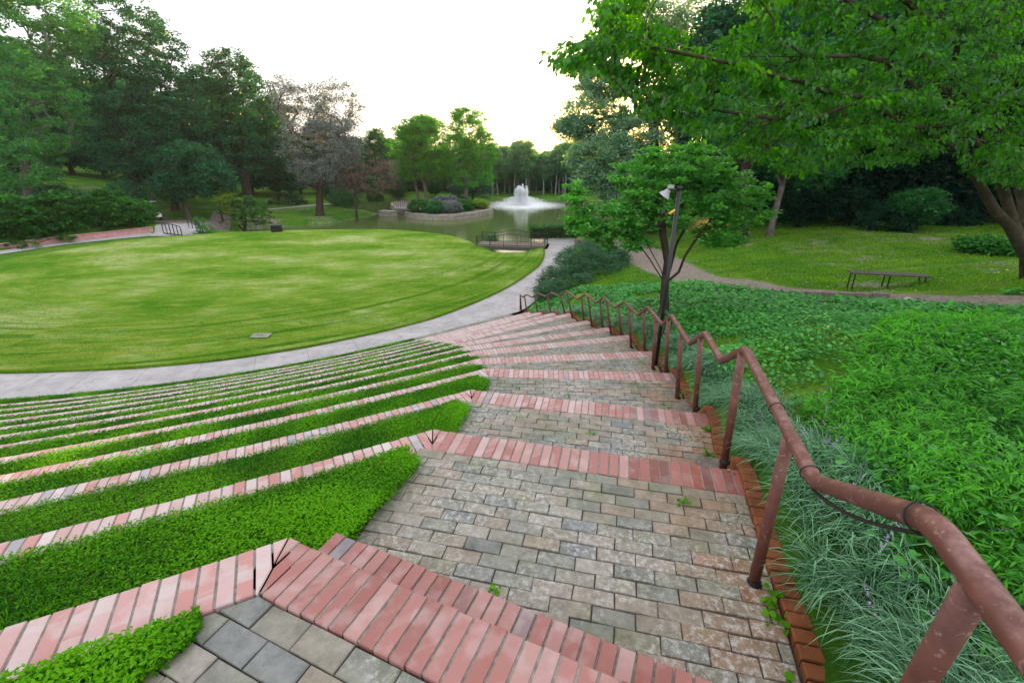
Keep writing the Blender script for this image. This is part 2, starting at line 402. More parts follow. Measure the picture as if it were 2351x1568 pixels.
def sdist(poly, X, Y):
    """signed distance to polygon (negative inside)"""
    P = np.array(poly, float); X = np.asarray(X, float); Y = np.asarray(Y, float)
    d = np.full(X.shape, 1e9); ins = np.zeros(X.shape, bool)
    for (x1, y1), (x2, y2) in zip(P, np.roll(P, -1, 0)):
        ex, ey = x2 - x1, y2 - y1; wx, wy = X - x1, Y - y1
        t = np.clip((wx * ex + wy * ey) / (ex * ex + ey * ey + 1e-12), 0, 1)
        d = np.minimum(d, (wx - ex * t) ** 2 + (wy - ey * t) ** 2)
        c = (y1 > Y) != (y2 > Y)
        with np.errstate(divide='ignore', invalid='ignore'):
            xi = (x2 - x1) * (Y - y1) / (y2 - y1 + 1e-15) + x1
        ins ^= c & (X < xi)
    return np.where(ins, -1, 1) * np.sqrt(d)
def ldist(line, X, Y):
    d = np.full(np.shape(X), 1e9)
    for (x1, y1), (x2, y2) in zip(line[:-1], line[1:]):
        ex, ey = x2 - x1, y2 - y1; wx, wy = X - x1, Y - y1
        t = np.clip((wx * ex + wy * ey) / (ex * ex + ey * ey + 1e-12), 0, 1)
        d = np.minimum(d, (wx - ex * t) ** 2 + (wy - ey * t) ** 2)
    return np.sqrt(d)

# ------------------------------------------------------------------ plan of the place
C0 = np.array([-17.7, 33.9]); DR, DL = 1.112, .397
RAD = lambda k: 36.4 - DR * (12 - k)
L = lambda k: DL * k
KA = {13: 25.7, 12: 27.3, 11: 28.95, 10: 30.3, 9: 31.6, 8: 32.5, 7: 33.4, 6: 34.15, 5: 34.9, 4: 35.5, 3: 36.1, 2: 36.6, 1: 37.1, 0: 37.6}
def cpt(r, a): a = math.radians(a); return C0 + r * np.array([math.sin(a), -math.cos(a)])
K = {k: cpt(RAD(k), KA[k]) for k in KA}
E = {13: (.55, -1.2), 12: (1.04, .66), 11: (1.56, 2.52), 10: (1.93, 3.90), 9: (2.20, 5.60), 8: (2.43, 7.25), 7: (2.46, 9.0), 6: (2.36, 10.5), 5: (2.12, 12.1), 4: (1.82, 13.9), 3: (1.45, 15.1), 2: (1.06, 16.35), 1: (.68, 17.5), 0: (.45, 18.8)}
E = {k: np.array(v, float) for k, v in E.items()}
WL = np.array([(.3, -6), (.55, -1.2), (.86, .1), (1.06, .7), (1.19, 1.16), (1.27, 1.48), (1.34, 1.8), (1.52, 2.46), (1.64, 2.9), (1.94, 3.9), (2.12, 4.9), (2.23, 5.7), (2.40, 6.6), (2.46, 7.4), (2.50, 8.3), (2.47, 9.1), (2.46, 10.1), (2.37, 10.7), (2.27, 11.6), (2.14, 12.2), (1.98, 13.4), (1.82, 14.0), (1.47, 15.1), (1.08, 16.35), (.70, 17.5), (.47, 18.8), (1.2, 20.5), (2.2, 24), (3.3, 27.5), (4.2, 31), (4.7, 34.5), (5.0, 37), (5.6, 42), (9, 50), (14, 65), (18, 80), (20, 100), (20, 300)])
def W(y): return np.interp(y, WL[:, 1], WL[:, 0])
PIN = [(-34, 17.5), (-28, 14.6), (-22, 13.1), (-15.9, 12.67), (-12.1, 13.0), (-9.45, 13.67), (-7.28, 14.68), (-5.07, 16.14), (-3.17, 17.77), (-1.52, 20.09), (-.3, 22.2), (.58, 24.24), (1.25, 26), (1.71, 27.34), (2.1, 29.5), (2.28, 31.9)]
LAWN = PIN + [(2.3, 32.6), (-.2, 33.35), (-2.6, 33.5), (-2.9, 34.6), (-4.4, 37.3), (-6.6, 39.3), (-10.7, 41.2), (-16, 41.3), (-21.7, 40.1), (-26, 38.8), (-29.0, 36.9), (-31.3, 33.4), (-32.3, 28.4), (-35, 22)]
BR_A, BR_B = (-2.6, 33.5), (2.35, 32.6)          # near edge of the footbridge
FAR_PATH = [(-41, 20), (-37.2, 27), (-35.2, 31.2), (-34.05, 34.5), (-31.8, 37.2), (-30.0, 38.9)]
WALL = [(-42.5, 20), (-38.6, 26.5), (-36.1, 31.6), (-34.9, 34.5), (-32.75, 37.2), (-30.9, 39.9)]
PATH_OUT = [tuple(cpt(RAD(0) - .0, a)) for a in np.arange(-45, 37.6, 3)] + [tuple(K[0]), tuple(E[0])] + [(1.2, 20.5), (2.2, 24), (3.3, 27.5), (4.2, 31), (4.75, 34.3), (4.9, 36.6)]
POND = [(-2.2, 35.4), (-1.6, 34.4), (1.3, 34.2), (1.7, 35.9), (2.6, 37.4), (6.3, 39.5), (10, 50), (15, 65), (20, 80), (12, 80.5), (0, 80), (-10, 80), (-22, 84), (-30, 79), (-26, 70), (-21.0, 64), (-17.4, 63.0), (-17.6, 60.5), (-19.3, 56.6), (-20.7, 53.2), (-24, 51.0), (-27.5, 49.2), (-28.6, 45.5), (-27.6, 43.6), (-25.5, 42.5), (-21.8, 42.6), (-16, 43.8), (-10.5, 43.6), (-6.2, 41.4), (-4, 38.8)]
ISLAND = chaikin([(-14.3, 62), (-13.6, 59.3), (-11.3, 56.9), (-8.1, 55.8), (-5, 58.4), (-2.6, 62.6), (-2.6, 66), (-5, 71), (-10, 75), (-17, 76), (-18.5, 71), (-16.5, 65.5)], 2)
FN = at_z(1197, 471, -1.2)
# height control points of the natural ground
CP = []
for k in range(0, 13):
    e = E[k]; CP += [(e[0] + .05, e[1], L(k) + .04)]
    if k: CP += [(e[0] + .1, e[1] + .45, L(k) - .25)]
CP += [(.6, -1.2, 5.1), (.3, -6, 5.4), (3, -4, 5.5), (8, -5, 5.6), (20, -10, 5.8), (40, -10, 6), (0, -30, 6), (40, -30, 6)]
CP += [(3, 2, 4.75), (5, 1.5, 4.9), (6, 3.5, 4.62), (10, 4, 4.75), (4, 6, 3.95), (7, 7.5, 3.6), (3.45, 9.73, 2.92), (3.9, 13, 2.2), (3.6, 16, 1.4), (2.6, 18.8, .7), (2.6, 21, .35), (5, 24, .6), (6.5, 28, .5)]
for p, z in [((2100, 690), 2.9), ((2351, 700), 3.35), ((1800, 665), 2.5), ((1600, 640), 1.95), ((1440, 565), .35), ((1500, 600), 1.0)]:
    q = at_z(*p, z); CP.append((q[0], q[1], z))
CP += [(11.0, 13.3, 2.61), (12.8, 10.8, 3.55), (18, 9, 4.0), (11.6, 23.8, 2.2), (13, 23.2, 2.35), (25, 20, 3.1), (35, 25, 3.6), (28, 30, 2.6), (12, 30, 1.2), (20, 35, 2.0), (8, 40, .1), (12, 50, -.2), (30, 50, 1.6), (40, 10, 4.5), (16, 17, 2.75), (22, 66, -.2), (60, 60, 4), (60, 0, 6), (28, 82, 0), (40, 110, 1)]
CP += [(-4, 25, 0), (-20, 25, 0), (-10, 38, 0), (-26, 36, 0), (5, 33, 0), (4.9, 36.5, 0), (0, 20, 0)]
CP += [(-31.5, 41.5, .45), (-35, 37.5, .9), (-37, 34.5, 1.0), (-38.5, 31, 1.1), (-42, 22, 1.3), (-27, 42.5, .1), (-24.5, 44.5, -.1), (-50, 30, 3.2), (-60, 10, 4), (-45, 10, 2.4)]
for p in [(250, 432, 52), (200, 415, 62), (100, 420, 56), (450, 472, 55), (600, 470, 60), (735, 497, 53.5), (500, 490, 49), (440, 503, 47), (350, 505, 46), (620, 505, 50), (560, 520, 46.5), (700, 457, 66), (850, 455, 74), (560, 450, 72), (400, 440, 70), (800, 490, 55.5), (870, 478, 62)]:
    CP.append(tuple(at_t(*p)))
CP += [(-5, 83, -.9), (8, 84, -.9), (-5, 95, -.9), (15, 95, -.7), (-20, 90, -.6), (-10, 120, 0), (20, 130, 0), (-60, 120, 3), (-80, 80, 5), (-100, 30, 6), (0, 180, 2), (-100, 180, 4), (100, 180, 4), (100, 60, 6), (100, -30, 6), (-100, -30, 6)]
CP = np.array(CP, float)
def _rbf_fit():
    P = CP[:, :2]; D = np.hypot(P[:, None, 0] - P[None, :, 0], P[:, None, 1] - P[None, :, 1])
    A = -np.sqrt(D * D + .25); n = len(P)
    A = A + np.eye(n) * -.02
    B = np.zeros((n + 3, n + 3)); B[:n, :n] = A; B[:n, n] = 1; B[:n, n + 1:] = P; B[n, :n] = 1; B[n + 1:, :n] = P.T
    return np.linalg.solve(B, np.r_[CP[:, 2], 0, 0, 0])
WR = _rbf_fit()
def H0(X, Y):
    X = np.asarray(X, float).ravel(); Y = np.asarray(Y, float).ravel(); out = np.empty(len(X)); P = CP[:, :2]; n = len(P)
    for i in range(0, len(X), 20000):
        x, y = X[i:i + 20000], Y[i:i + 20000]
        D = np.hypot(x[:, None] - P[None, :, 0], y[:, None] - P[None, :, 1])
        out[i:i + 20000] = -np.sqrt(D * D + .25) @ WR[:n] + WR[n] + x * WR[n + 1] + y * WR[n + 2]
    return out
FLAT = [tuple(p) for p in PATH_OUT[::-1]] + [tuple(p) for p in [(-45, 14), (-44, 22), (-38, 26), (-36, 31.6), (-34.8, 34.5), (-32.6, 37.2), (-30.8, 39.7), (-28.6, 38.6)]] + [(-26, 39.0), (-21.7, 40.3), (-16, 41.5), (-10.7, 41.4), (-6.6, 39.5), (-4.4, 37.5), (-2.9, 35), (4.9, 36.6)]
def H(X, Y):
    X = np.asarray(X, float).ravel(); Y = np.asarray(Y, float).ravel()
    h = H0(X, Y)
    fd = sdist(FLAT, X, Y)
    h = np.where(fd < 0, np.where((X < -24) & (sdist(LAWN, X, Y) > .25) & (Y < 40), -.02, -.3), -.04 + (h + .04) * smooth01(fd / 1.2)) if True else h
    # ditch between lawn and far path
    # amphitheatre underlay
    R = np.hypot(X - C0[0], Y - C0[1]); left = (X < W(Y) - .004) & (Y < 19.5)
    st = DL * (R - RAD(0)) / DR - .75
    h = np.where(left & (R > RAD(0) - .5) & (R < 37.6), np.minimum(st, 4.3), h)
    h = np.where(left & (R >= 37.6), 4.35, h)
    pd = sdist(POND, X, Y)
    bank = -1.25 + smooth01(pd / 2.2) * (h + 1.25)
    h = np.where(pd < 0, np.maximum(-1.25 + pd * .6, -2.4), np.where(pd < 2.2, np.minimum(h, np.where(h > -1.2, bank, h)), h))
    idd = sdist(ISLAND, X, Y)
    h = np.where(idd < 0, -.62 + .12 * smooth01(-idd / 4), h)
    return h
DIRT = [[tuple(at_z(*p, z)[:2]) for p, z in [((1330, 552), .05), ((1440, 565), .35), ((1500, 600), 1.0), ((1600, 640), 1.95), ((1800, 668), 2.5), ((1950, 676), 2.75), ((2100, 690), 2.9), ((2351, 702), 3.35), ((2600, 715), 3.7)]]]
def curb_z(y):
    ks = [q for q in range(13) if E[q][1] >= y]
    k = min(ks, key=lambda q: E[q][1]) if ks else 0
    if y > E[0][1]: return .03
    if y < E[12][1]: return L(12) + .05
    # y lies on the tread of tier kk, whose lake edge is E[kk]
    kk = k - 0
    kk = max([q for q in range(12) if E[q][1] >= y and (q == 11 or E[q + 1][1] < y)] or [0])
    up = E[kk + 1][1]; return L(kk) + .035 + (DL - .03) * float(smooth01(1 - (y - up - .10) / .40))
def build_ground():
    def axis(segs):
        out = [segs[0][0]]
        for a, b, s in segs:
            n = max(1, int(round((b - a) / s))); out += list(np.linspace(a, b, n + 1)[1:])
        return np.array(out)
    T = np.concatenate([axis([(-160, -70, 6), (-70, -40, 1.2), (-40, -.5, .42), (-.5, -.01, .24)]), axis([(0, 6, .15), (6, 16, .3), (16, 40, .8), (40, 160, 5)])])
    Yv = axis([(-40, -6, 3), (-6, 20, .22), (20, 70, .4), (70, 96, .8), (96, 240, 5)])
    TT, YY = np.meshgrid(T, Yv); XX = W(YY) + TT + np.where((TT >= -1e-6) & (YY < 19), .07, 0)
    Z = H(XX, YY).reshape(XX.shape)
    cz = np.interp(YY, np.arange(-3, 19, .05), [curb_z(q) for q in np.arange(-3, 19, .05)])
    Z = np.where((TT >= -1e-6) & (TT < .5) & (YY < 18.8), np.minimum(Z, cz - .03 + np.clip(TT, 0, .5) * .9), Z)
    Z = Z + np.where((TT > .2), .03 * np.sin(XX * 3.1 + YY * 1.3) * np.sin(YY * 2.3 - XX), 0)
    V = np.stack([XX.ravel(), YY.ravel(), Z.ravel()], 1)
    ny, nx = XX.shape; I = np.arange(ny * nx).reshape(ny, nx)
    Fq = np.stack([I[:-1, :-1], I[:-1, 1:], I[1:, 1:], I[1:, :-1]], -1).reshape(-1, 4)
    x, y = V[:, 0], V[:, 1]
    d = ldist(DIRT[0], x, y); wd = np.interp(y, [8, 14, 22, 34], [1.0, .8, 1.1, 1.5])
    dirt = 1.1 * smooth01(1.35 - d / wd)
    # bare patches under trees, by the shore, under the bench; on left hill and back lawn also painted shade
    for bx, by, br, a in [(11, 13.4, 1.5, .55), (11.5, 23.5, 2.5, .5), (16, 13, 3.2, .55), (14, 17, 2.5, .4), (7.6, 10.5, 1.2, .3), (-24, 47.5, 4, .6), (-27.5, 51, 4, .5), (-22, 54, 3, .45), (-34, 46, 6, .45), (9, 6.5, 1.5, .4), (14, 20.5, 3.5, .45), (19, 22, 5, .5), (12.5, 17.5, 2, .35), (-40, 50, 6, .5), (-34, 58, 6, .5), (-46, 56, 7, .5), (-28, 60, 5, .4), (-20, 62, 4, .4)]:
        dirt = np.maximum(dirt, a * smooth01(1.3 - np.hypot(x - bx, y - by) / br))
    pd = sdist(POND, x, y); dirt = np.maximum(dirt, .75 * smooth01(1 - (pd - .1) / .8) * (pd < 1))
    dirt = np.maximum(dirt, np.where((x < W(y)) & (y < 19), 1.0, 0))
    
    
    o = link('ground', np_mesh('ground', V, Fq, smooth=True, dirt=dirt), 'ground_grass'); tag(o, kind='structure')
build_ground()

def lawn():
    P = resample(chaikin(LAWN, 1), .22, True); cen = np.array([-13., 26.]); n = len(P)
    S = np.r_[np.linspace(0, .9, 34), .94, .97, .99, 1.0]
    V = []; 
    for s in S:
        q = cen + (P - cen) * s
        z = .05 + .10 * (1 - s ** 2) + .012 * np.sin(q[:, 0] * .9 + q[:, 1] * .6)
        sw = np.exp(-((q[:, 0] + .2) / 1.15) ** 2) * smooth01((q[:, 1] - 30.8) / 2.4)
        z = z - 1.0 * sw
        V.append(np.c_[q, z])
    low = np.c_[P, np.minimum(V[-1][:, 2] - .05, -.06)]; V.append(low)
    V = np.vstack(V); m = len(S) + 1
    I = np.arange(m * n).reshape(m, n); J = np.roll(I, -1, 1)
    Fq = np.stack([I[:-1], J[:-1], J[1:], I[1:]], -1).reshape(-1, 4)
    o = link('lawn', np_mesh('lawn', V, Fq, smooth=True), 'lawn_grass'); tag(o, kind='structure')
    return P
LAWN_EDGE = lawn()

def strip_sheet(name, inner, outer, z, mat, n=160, drape=False):
    a = resample(inner, .01); b = resample(outer, .01)
    a = a[np.linspace(0, len(a) - 1, n).astype(int)]; b = b[np.linspace(0, len(b) - 1, n).astype(int)]
    rows = []
    for s in np.linspace(0, 1, 9):
        q = a * (1 - s) + b * s
        zz = (H(q[:, 0], q[:, 1]) + z) if drape else np.full(n, z)
        rows.append(np.c_[q, zz])
    V = np.vstack(rows); I = np.arange(9 * n).reshape(9, n)
    Fq = np.stack([I[:-1, :-1], I[:-1, 1:], I[1:, 1:], I[1:, :-1]], -1).reshape(-1, 4)
    o = link(name, np_mesh(name, V, Fq, smooth=True), mat); return tag(o, kind='structure')
# path: ring section (angle parametrised so both edges run together)
pin = PIN[1:] + [(2.35, 32.7), (2.3, 34.2), (2.5, 36.6)]
aa = []
for q in resample(pin, .5):
    aa.append(q)
pout = []
PO = resample(PATH_OUT, .1)
for q in aa:
    d = (q - C0) / np.linalg.norm(q - C0); best = None
    t = (PO - C0) @ d; perp = np.abs((PO - C0)[:, 0] * d[1] - (PO - C0)[:, 1] * d[0]) + np.where(t < 0, 99, 0)
    pout.append(PO[np.argmin(perp)])
strip_sheet('path', np.array(aa), np.array(pout), 0.0, 'path_paving', n=400)
strip_sheet('far_path', [(x + .95 * .75, y - .95 * .5) for x, y in FAR_PATH], [(x - .95, y + .6) for x, y in FAR_PATH], 0.02, 'path_paving', n=60)

# water
me = np_mesh('pond', [(-60, 33.9, -1.2), (60, 33.9, -1.2), (60, 100, -1.2), (-60, 100, -1.2)], [(0, 1, 2, 3)])
mat_water(); tag(link('pond_water', me, 'pond_water'), kind='structure')

# ------------------------------------------------------------------ brick courses
def clip(poly, hp):
    """Sutherland-Hodgman against half planes (point, inward normal)"""
    P = [np.array(p, float) for p in poly]
    for q, nrm in hp:
        out = []
        for i in range(len(P)):
            a, b = P[i], P[(i + 1) % len(P)]; da, db = np.dot(a - q, nrm), np.dot(b - q, nrm)
            if da >= 0: out.append(a)
            if (da >= 0) != (db >= 0): out.append(a + (b - a) * da / (da - db))
        P = out
        if len(P) < 3: return None
    return P
def area(P): P = np.array(P); x, y = P[:, 0], P[:, 1]; return .5 * (np.dot(x, np.roll(y, -1)) - np.dot(y, np.roll(x, -1)))
def unit(v): v = np.array(v, float); return v / np.linalg.norm(v)
def miter(k, side):
    """half plane that cuts the course at the kink: side +1 keeps the seat bricks, -1 the stair bricks"""
    a = math.radians(KA[k]); na = np.array([math.sin(a), -math.cos(a)]); u = unit(E[k] - K[k]); up = np.array([u[1], -u[0]])
    bis = unit(na + up); nn = np.array([-bis[1], bis[0]])
    if np.dot(nn, u) > 0: nn = -nn
    nn = nn * side; return (K[k] + nn * .004, nn)
def course_bricks(mb, line, width, z, pitch=.0675, gap=.009, wearf=None, depth=.07, cut=None):
    """line = edge nearer the lake, bricks extend uphill (to the left normal side given)"""
    P = np.array(line, float); d = np.r_[0, np.cumsum(np.linalg.norm(np.diff(P, axis=0), axis=1))]
    n = int(d[-1] / pitch); pt = d[-1] / n
    at = lambda s: np.array([np.interp(s, d, P[:, 0]), np.interp(s, d, P[:, 1])])
    for i in range(n):
        s0, s1 = i * pt + gap / 2, (i + 1) * pt - gap / 2
        a, b = at(s0), at(s1); t = (b - a) / np.linalg.norm(b - a); nr = np.array([t[1], -t[0]])
        w0 = (width(s0) if callable(width) else width) + random.uniform(-.005, .005); o = random.uniform(-.003, .003)
        poly = [a + nr * w0, b + nr * w0, b + nr * o, a + nr * o]
        if cut is not None:
            poly = clip(poly, [cut])
            if poly is None or abs(area(poly)) < .0007: continue
            if area(poly) < 0: poly = poly[::-1]
        w = wearf((a + b) / 2) if wearf else 0
        pale = max(0., min(.8, (3.6 - z) / 2.2)); mb.prism(poly, z - depth, z + random.uniform(-.0025, .0025), (random.random() if random.random() < .3 else random.random() * (1 - pale) + pale), min(1, max(0, w + random.uniform(-.12, .12))), .004)
def bed(mb, line, width, ztop, zbot, inset=.004):
    P = np.array(line, float); n = len(P); T = np.gradient(P, axis=0); T /= np.linalg.norm(T, axis=1)[:, None]
    N = np.stack([T[:, 1], -T[:, 0]], 1)
    A = P + N * inset; B = P + N * (width - inset)
    vs = [(*a, ztop) for a in A] + [(*b, ztop) for b in B] + [(*a, zbot) for a in A] + [(*b, zbot) for b in B]
    fs = []
    for i in range(n - 1):
        fs += [(n + i, n + i + 1, i + 1, i), (i, i + 1, 2 * n + i + 1, 2 * n + i), (3 * n + i, 3 * n + i + 1, n + i + 1, n + i)]
    fs += [(0, 2 * n, 3 * n, n), (n - 1, 2 * n - 1, 4 * n - 1, 3 * n - 1)]
    mb.add(vs, fs)
WID = .25
ORD = {12: 'nearest', 11: 'second', 10: 'third', 9: 'fourth', 8: 'fifth', 7: 'sixth', 6: 'seventh', 5: 'eighth', 4: 'ninth', 3: 'tenth', 2: 'eleventh', 1: 'twelfth and lowest'}
def seat_wear(p): return 0.02
for k in range(12, 0, -1):
    t = thing('brick_seat_edge', f'{ORD[k]} curved brick edge of the grass seat terraces, counted from the foreground', 'brick edging', (*cpt(RAD(k), 15), L(k)), 'curved brick edges of the seat terraces')
    arc = [cpt(RAD(k), a) for a in np.linspace(-14, KA[k], 90)]
    tot = RAD(k) * math.radians(KA[k] + 14)
    mb = MB(); course_bricks(mb, arc, (lambda s, tot=tot, k=k: WID if k == 12 else (.185 if k > 8 else .155) + .065 * float(smooth01(1 - (tot - s) / .7))), L(k), wearf=seat_wear, cut=miter(k, 1)); mb.build('brick_course', 'edge_brick', t, attrs=True)
    sw = WID if k == 12 else .185 if k > 8 else .155
    mb = MB(); bed(mb, arc, sw, L(k) - .006, L(k) - .05); mb.build('mortar_bed', 'mortar', t)
    mb = MB(); bed(mb, arc, sw, L(k) - .05, L(k - 1) - .25, .012); mb.build('riser', 'riser_brick', t)

# soil of the grass strips
def soil():
    mb = MB()
    for k in range(-0, 13):
        r0 = RAD(k) + ((WID if k == 12 else .18 if k > 8 else .15) if k else -.02); r1 = RAD(k + 1) if k < 12 else RAD(12) + DR + .2
        ka0, ka1 = KA[k], KA[k + 1]
        A = np.linspace(-14, 1, 80)
        rows = []
        for s in np.linspace(0, 1, 5):
            r = r0 + (r1 - r0) * s; ae = ka0 + (ka1 - ka0) * (r - RAD(k)) / DR - .12
            for u in np.linspace(0, 1, 81):
                p = cpt(r, -14 + (ae + 14) * u); rows.append((p[0], p[1], L(k) - .012 + (.07 * s if k < 12 else 0) + .02 * math.sin(math.pi * s) + (.01 if k == 0 else 0)))
        I = np.arange(5 * 81).reshape(5, 81); fs = []
        for a in range(4):
            for b in range(80): fs.append((I[a, b], I[a + 1, b], I[a + 1, b + 1], I[a, b + 1]))
        mb.add(rows, fs)
    o = mb.build('terrace_ground', 'thatch', smooth=True); tag(o, kind='structure')
soil()

# ------------------------------------------------------------------ stairway
def wearf(p):
    d = float(W(p[1])) - p[0]; far = max(0, min(1, (7.5 - p[1]) / 5.5))
    return max(.10 + .52 * far * far, max(0, min(1, 1.15 - d / 1.9)) * (.3 + .7 * far))
def pwear(p):
    d = float(W(p[1])) - p[0]; return max(0, min(1, .95 - d / .9)) * .75
stair = thing('brick_stairway', 'wide fan-shaped brick stairway with paved treads running down beside the rusty handrail', 'stairway', (1, 3, 4.3))
mort, risers, pav, joints = MB(), MB(), MB(), MB()
def stair_line(k):
    a, b = K[k], E[k]; return np.array([a + (b - a) * s for s in np.linspace(0, 1, 12)])
def pave(z, hp, origin, u, v, su=.202, sv=.0885, g=.005, m=pav, ext=4.2, minA=.0006, jit=.03):
    nu, nv = int(ext / su) + 2, int(3.4 / sv) + 2
    for j in range(-4, nv):
        off = (j % 2) * .5 * su + random.uniform(-.006, .006)
        for i in range(-nu, nu):
            a0, a1 = i * su + off + g / 2, (i + 1) * su + off - g / 2
            b0, b1 = j * sv + g / 2, (j + 1) * sv - g / 2
            q = [origin + u * x + v * y for x, y in ((a0, b0), (a1, b0), (a1, b1), (a0, b1))]
            c = clip(q, hp)
            if c is None or abs(area(c)) < minA: continue
            if area(c) < 0: c = c[::-1]
            ce = np.mean(c, 0)
            c = [p + np.array([random.uniform(-.0022, .0022), random.uniform(-.0022, .0022)]) for p in c]
            m.prism(c, z - .05, z + random.uniform(-.005, .004), random.random(), min(1, max(0, pwear(ce) + random.uniform(-.1, .2))), .004, jit)
for k in range(12, -1, -1):
    ln = stair_line(k); u = unit(E[k] - K[k]); up = np.array([u[1], -u[0]])     # uphill normal
    z = L(k)
    if k > 0:
        wide = WID
        nose = MB(); course_bricks(nose, ln, wide, z, wearf=wearf, cut=miter(k, -1)); nose.build('step_nosing', 'edge_brick', stair, attrs=True)
        bed(mort, ln, wide, z - .006, z - .05)
        bed(risers, ln, wide, z - .05, z - .7, .012)
        ln2 = ln - up * WID * 1.0
        ln2 = ln2 + np.outer(np.linspace(0, 1, 12), u * .05)
        low = MB(); course_bricks(low, ln2, WID - .004, z - DL / 2, wearf=wearf); low.build('lower_step', 'edge_brick', stair, attrs=True)
        bed(mort, ln2, WID - .012, z - DL / 2 - .010, z - DL / 2 - .05)
        bed(risers, ln2, WID - .012, z - DL / 2 - .05, z - .7, .012)
    # paved tread of tier k : between this course and the intermediate step of tier k+1
    if k < 12:
        u1 = unit(E[k + 1] - K[k + 1]); n1 = np.array([-u1[1], u1[0]])      # lakeward
        foot = K[k + 1] + n1 * (WID + .002)
        leftA, leftB = K[k] + up * WID, K[k + 1] + n1 * WID
        if k == 0: leftA = K[0]
        lv = unit(leftB - leftA); ln_ = np.array([lv[1], -lv[0]])
        if np.dot(ln_, u) < 0: ln_ = -ln_
        base = K[k] + up * ((WID if k else 0) + .004)
        Wp = [W(E[k][1]), W(E[k + 1][1])]
        wa, wb = np.array([W(E[k][1]), E[k][1]]), np.array([W(E[k + 1][1]), E[k + 1][1]])
        wm = np.array([W((wa[1] + wb[1]) / 2), (wa[1] + wb[1]) / 2])
        hps = [(base, up), (leftA, ln_)]
        def wallhp(a, b):
            d = unit(b - a); nn = np.array([d[1], -d[0]]);
            if np.dot(nn, u) > 0: nn = -nn
            return (a + nn * .004, nn)
        hw = [wallhp(wa, wb)]
        row = .092
        header = (foot + n1 * row, n1)
        pave(z, hps + hw + [header], base, u, up)
        # header row along the step foot
        nh = int(3.6 / .1)
        for i in range(-2, nh):
            q = [foot + u1 * (i * .1 + .003) + n1 * .003, foot + u1 * (i * .1 + .097) + n1 * .003, foot + u1 * (i * .1 + .097) + n1 * (row - .003), foot + u1 * (i * .1 + .003) + n1 * (row - .003)]
            c = clip(q, hps + hw)
            if c is None or abs(area(c)) < .0008: continue
            if area(c) < 0: c = c[::-1]
            pav.prism(c, z - .05, z + random.uniform(-.002, .002), random.random(), pwear(np.mean(c, 0)), .004, .012)
        jp = clip([K[k] + up * .2 - u * 1, E[k] + up * .2 + u * 1, E[k + 1] + u1 * 1 + n1 * .1, K[k + 1] - u1 * 1 + n1 * .1], [(leftA - ln_ * .02, ln_), (hw[0][0] - hw[0][1] * .05, hw[0][1])])
        if jp is not None:
            if area(jp) < 0: jp = jp[::-1]
            joints.add([(p[0], p[1], z - .011) for p in jp] + [(p[0], p[1], z - .2) for p in jp], [tuple(range(len(jp)))] + [(i, i + len(jp), (i + 1) % len(jp) + len(jp), (i + 1) % len(jp)) for i in range(len(jp))])
# top landing (tier 12), laid along the top course
u = unit(E[12] - K[12]); up = np.array([u[1], -u[0]])
base = K[12] + up * (WID + .004)
lft = K[12] + np.array([.02, 0]); lv = unit(np.array([-1.52, -1.0]) - lft); lnn = np.array([-lv[1], lv[0]])
if np.dot(lnn, u) < 0: lnn = -lnn
sdl = cpt(RAD(12), KA[12] - 1.0)
hp12 = [(base, up), (K[12] + np.array([-.50, -.1]), unit(np.array([.86, -.5]))), (np.array([1.0, .4]), np.array([-1, .05])), (np.array([0, -2.4]), np.array([0, 1.0]))]
# second boundary: the seat edge itself
ta = unit(np.array([math.cos(math.radians(KA[12])), math.sin(math.radians(KA[12]))])); na = np.array([ta[1], -ta[0]])
hp12.append((K[12] + na * (WID + .006), na))
pave(L(12) - .012, hp12, base, u, up, su=.202, sv=.112, g=.006, jit=.02)
jp = clip([(-2.5, -2.6), (1.1, -2.6), (1.1, 1.0), (-.9, 1.8), (-2.5, 1.3)], hp12)
if area(jp) < 0: jp = jp[::-1]
joints.add([(p[0], p[1], L(12) - .024) for p in jp], [tuple(range(len(jp)))])
mort.build('mortar_bed', 'mortar', stair)
risers.build('riser', 'riser_brick', stair)
pav.build('paving', 'paver', stair, attrs=True)
joints.build('joint_bed', 'joint_soil', stair)

# curb along the right of the stairs
def stair_z(y):
    ys = []; zs = []
    for k in range(0, 13): ys.append(E[k][1]); zs.append(L(k))
    ys = np.array(ys)[::-1]; zs = np.array(zs)[::-1]
    return np.interp(y, ys, zs)
def curb():
    mb = MB(); Y = np.arange(-2.5, 18.7, .075); X = W(Y)
    for i in range(len(Y) - 1):
        a = np.array([X[i], Y[i]]); b = np.array([X[i + 1], Y[i + 1]]); t = unit(b - a); nr = np.array([t[1], -t[0]])
        a2, b2 = a + t * .004, b - t * .004
        z0 = curb_z((Y[i] + Y[i + 1]) / 2)
        z0 += random.uniform(-.004, .004)
        poly = [a2, a2 + nr * .10, b2 + nr * .10, b2]
        if area(poly) < 0: poly = poly[::-1]
        mb.prism(poly, z0 - .45, z0, random.random() * .5 + .5, 1.0, .005)
    o = mb.build('brick_curb', 'curb_brick', attrs=True)
    tag(o, 'low orange brick curb separating the stairway treads from the planting', 'brick curb')
curb()

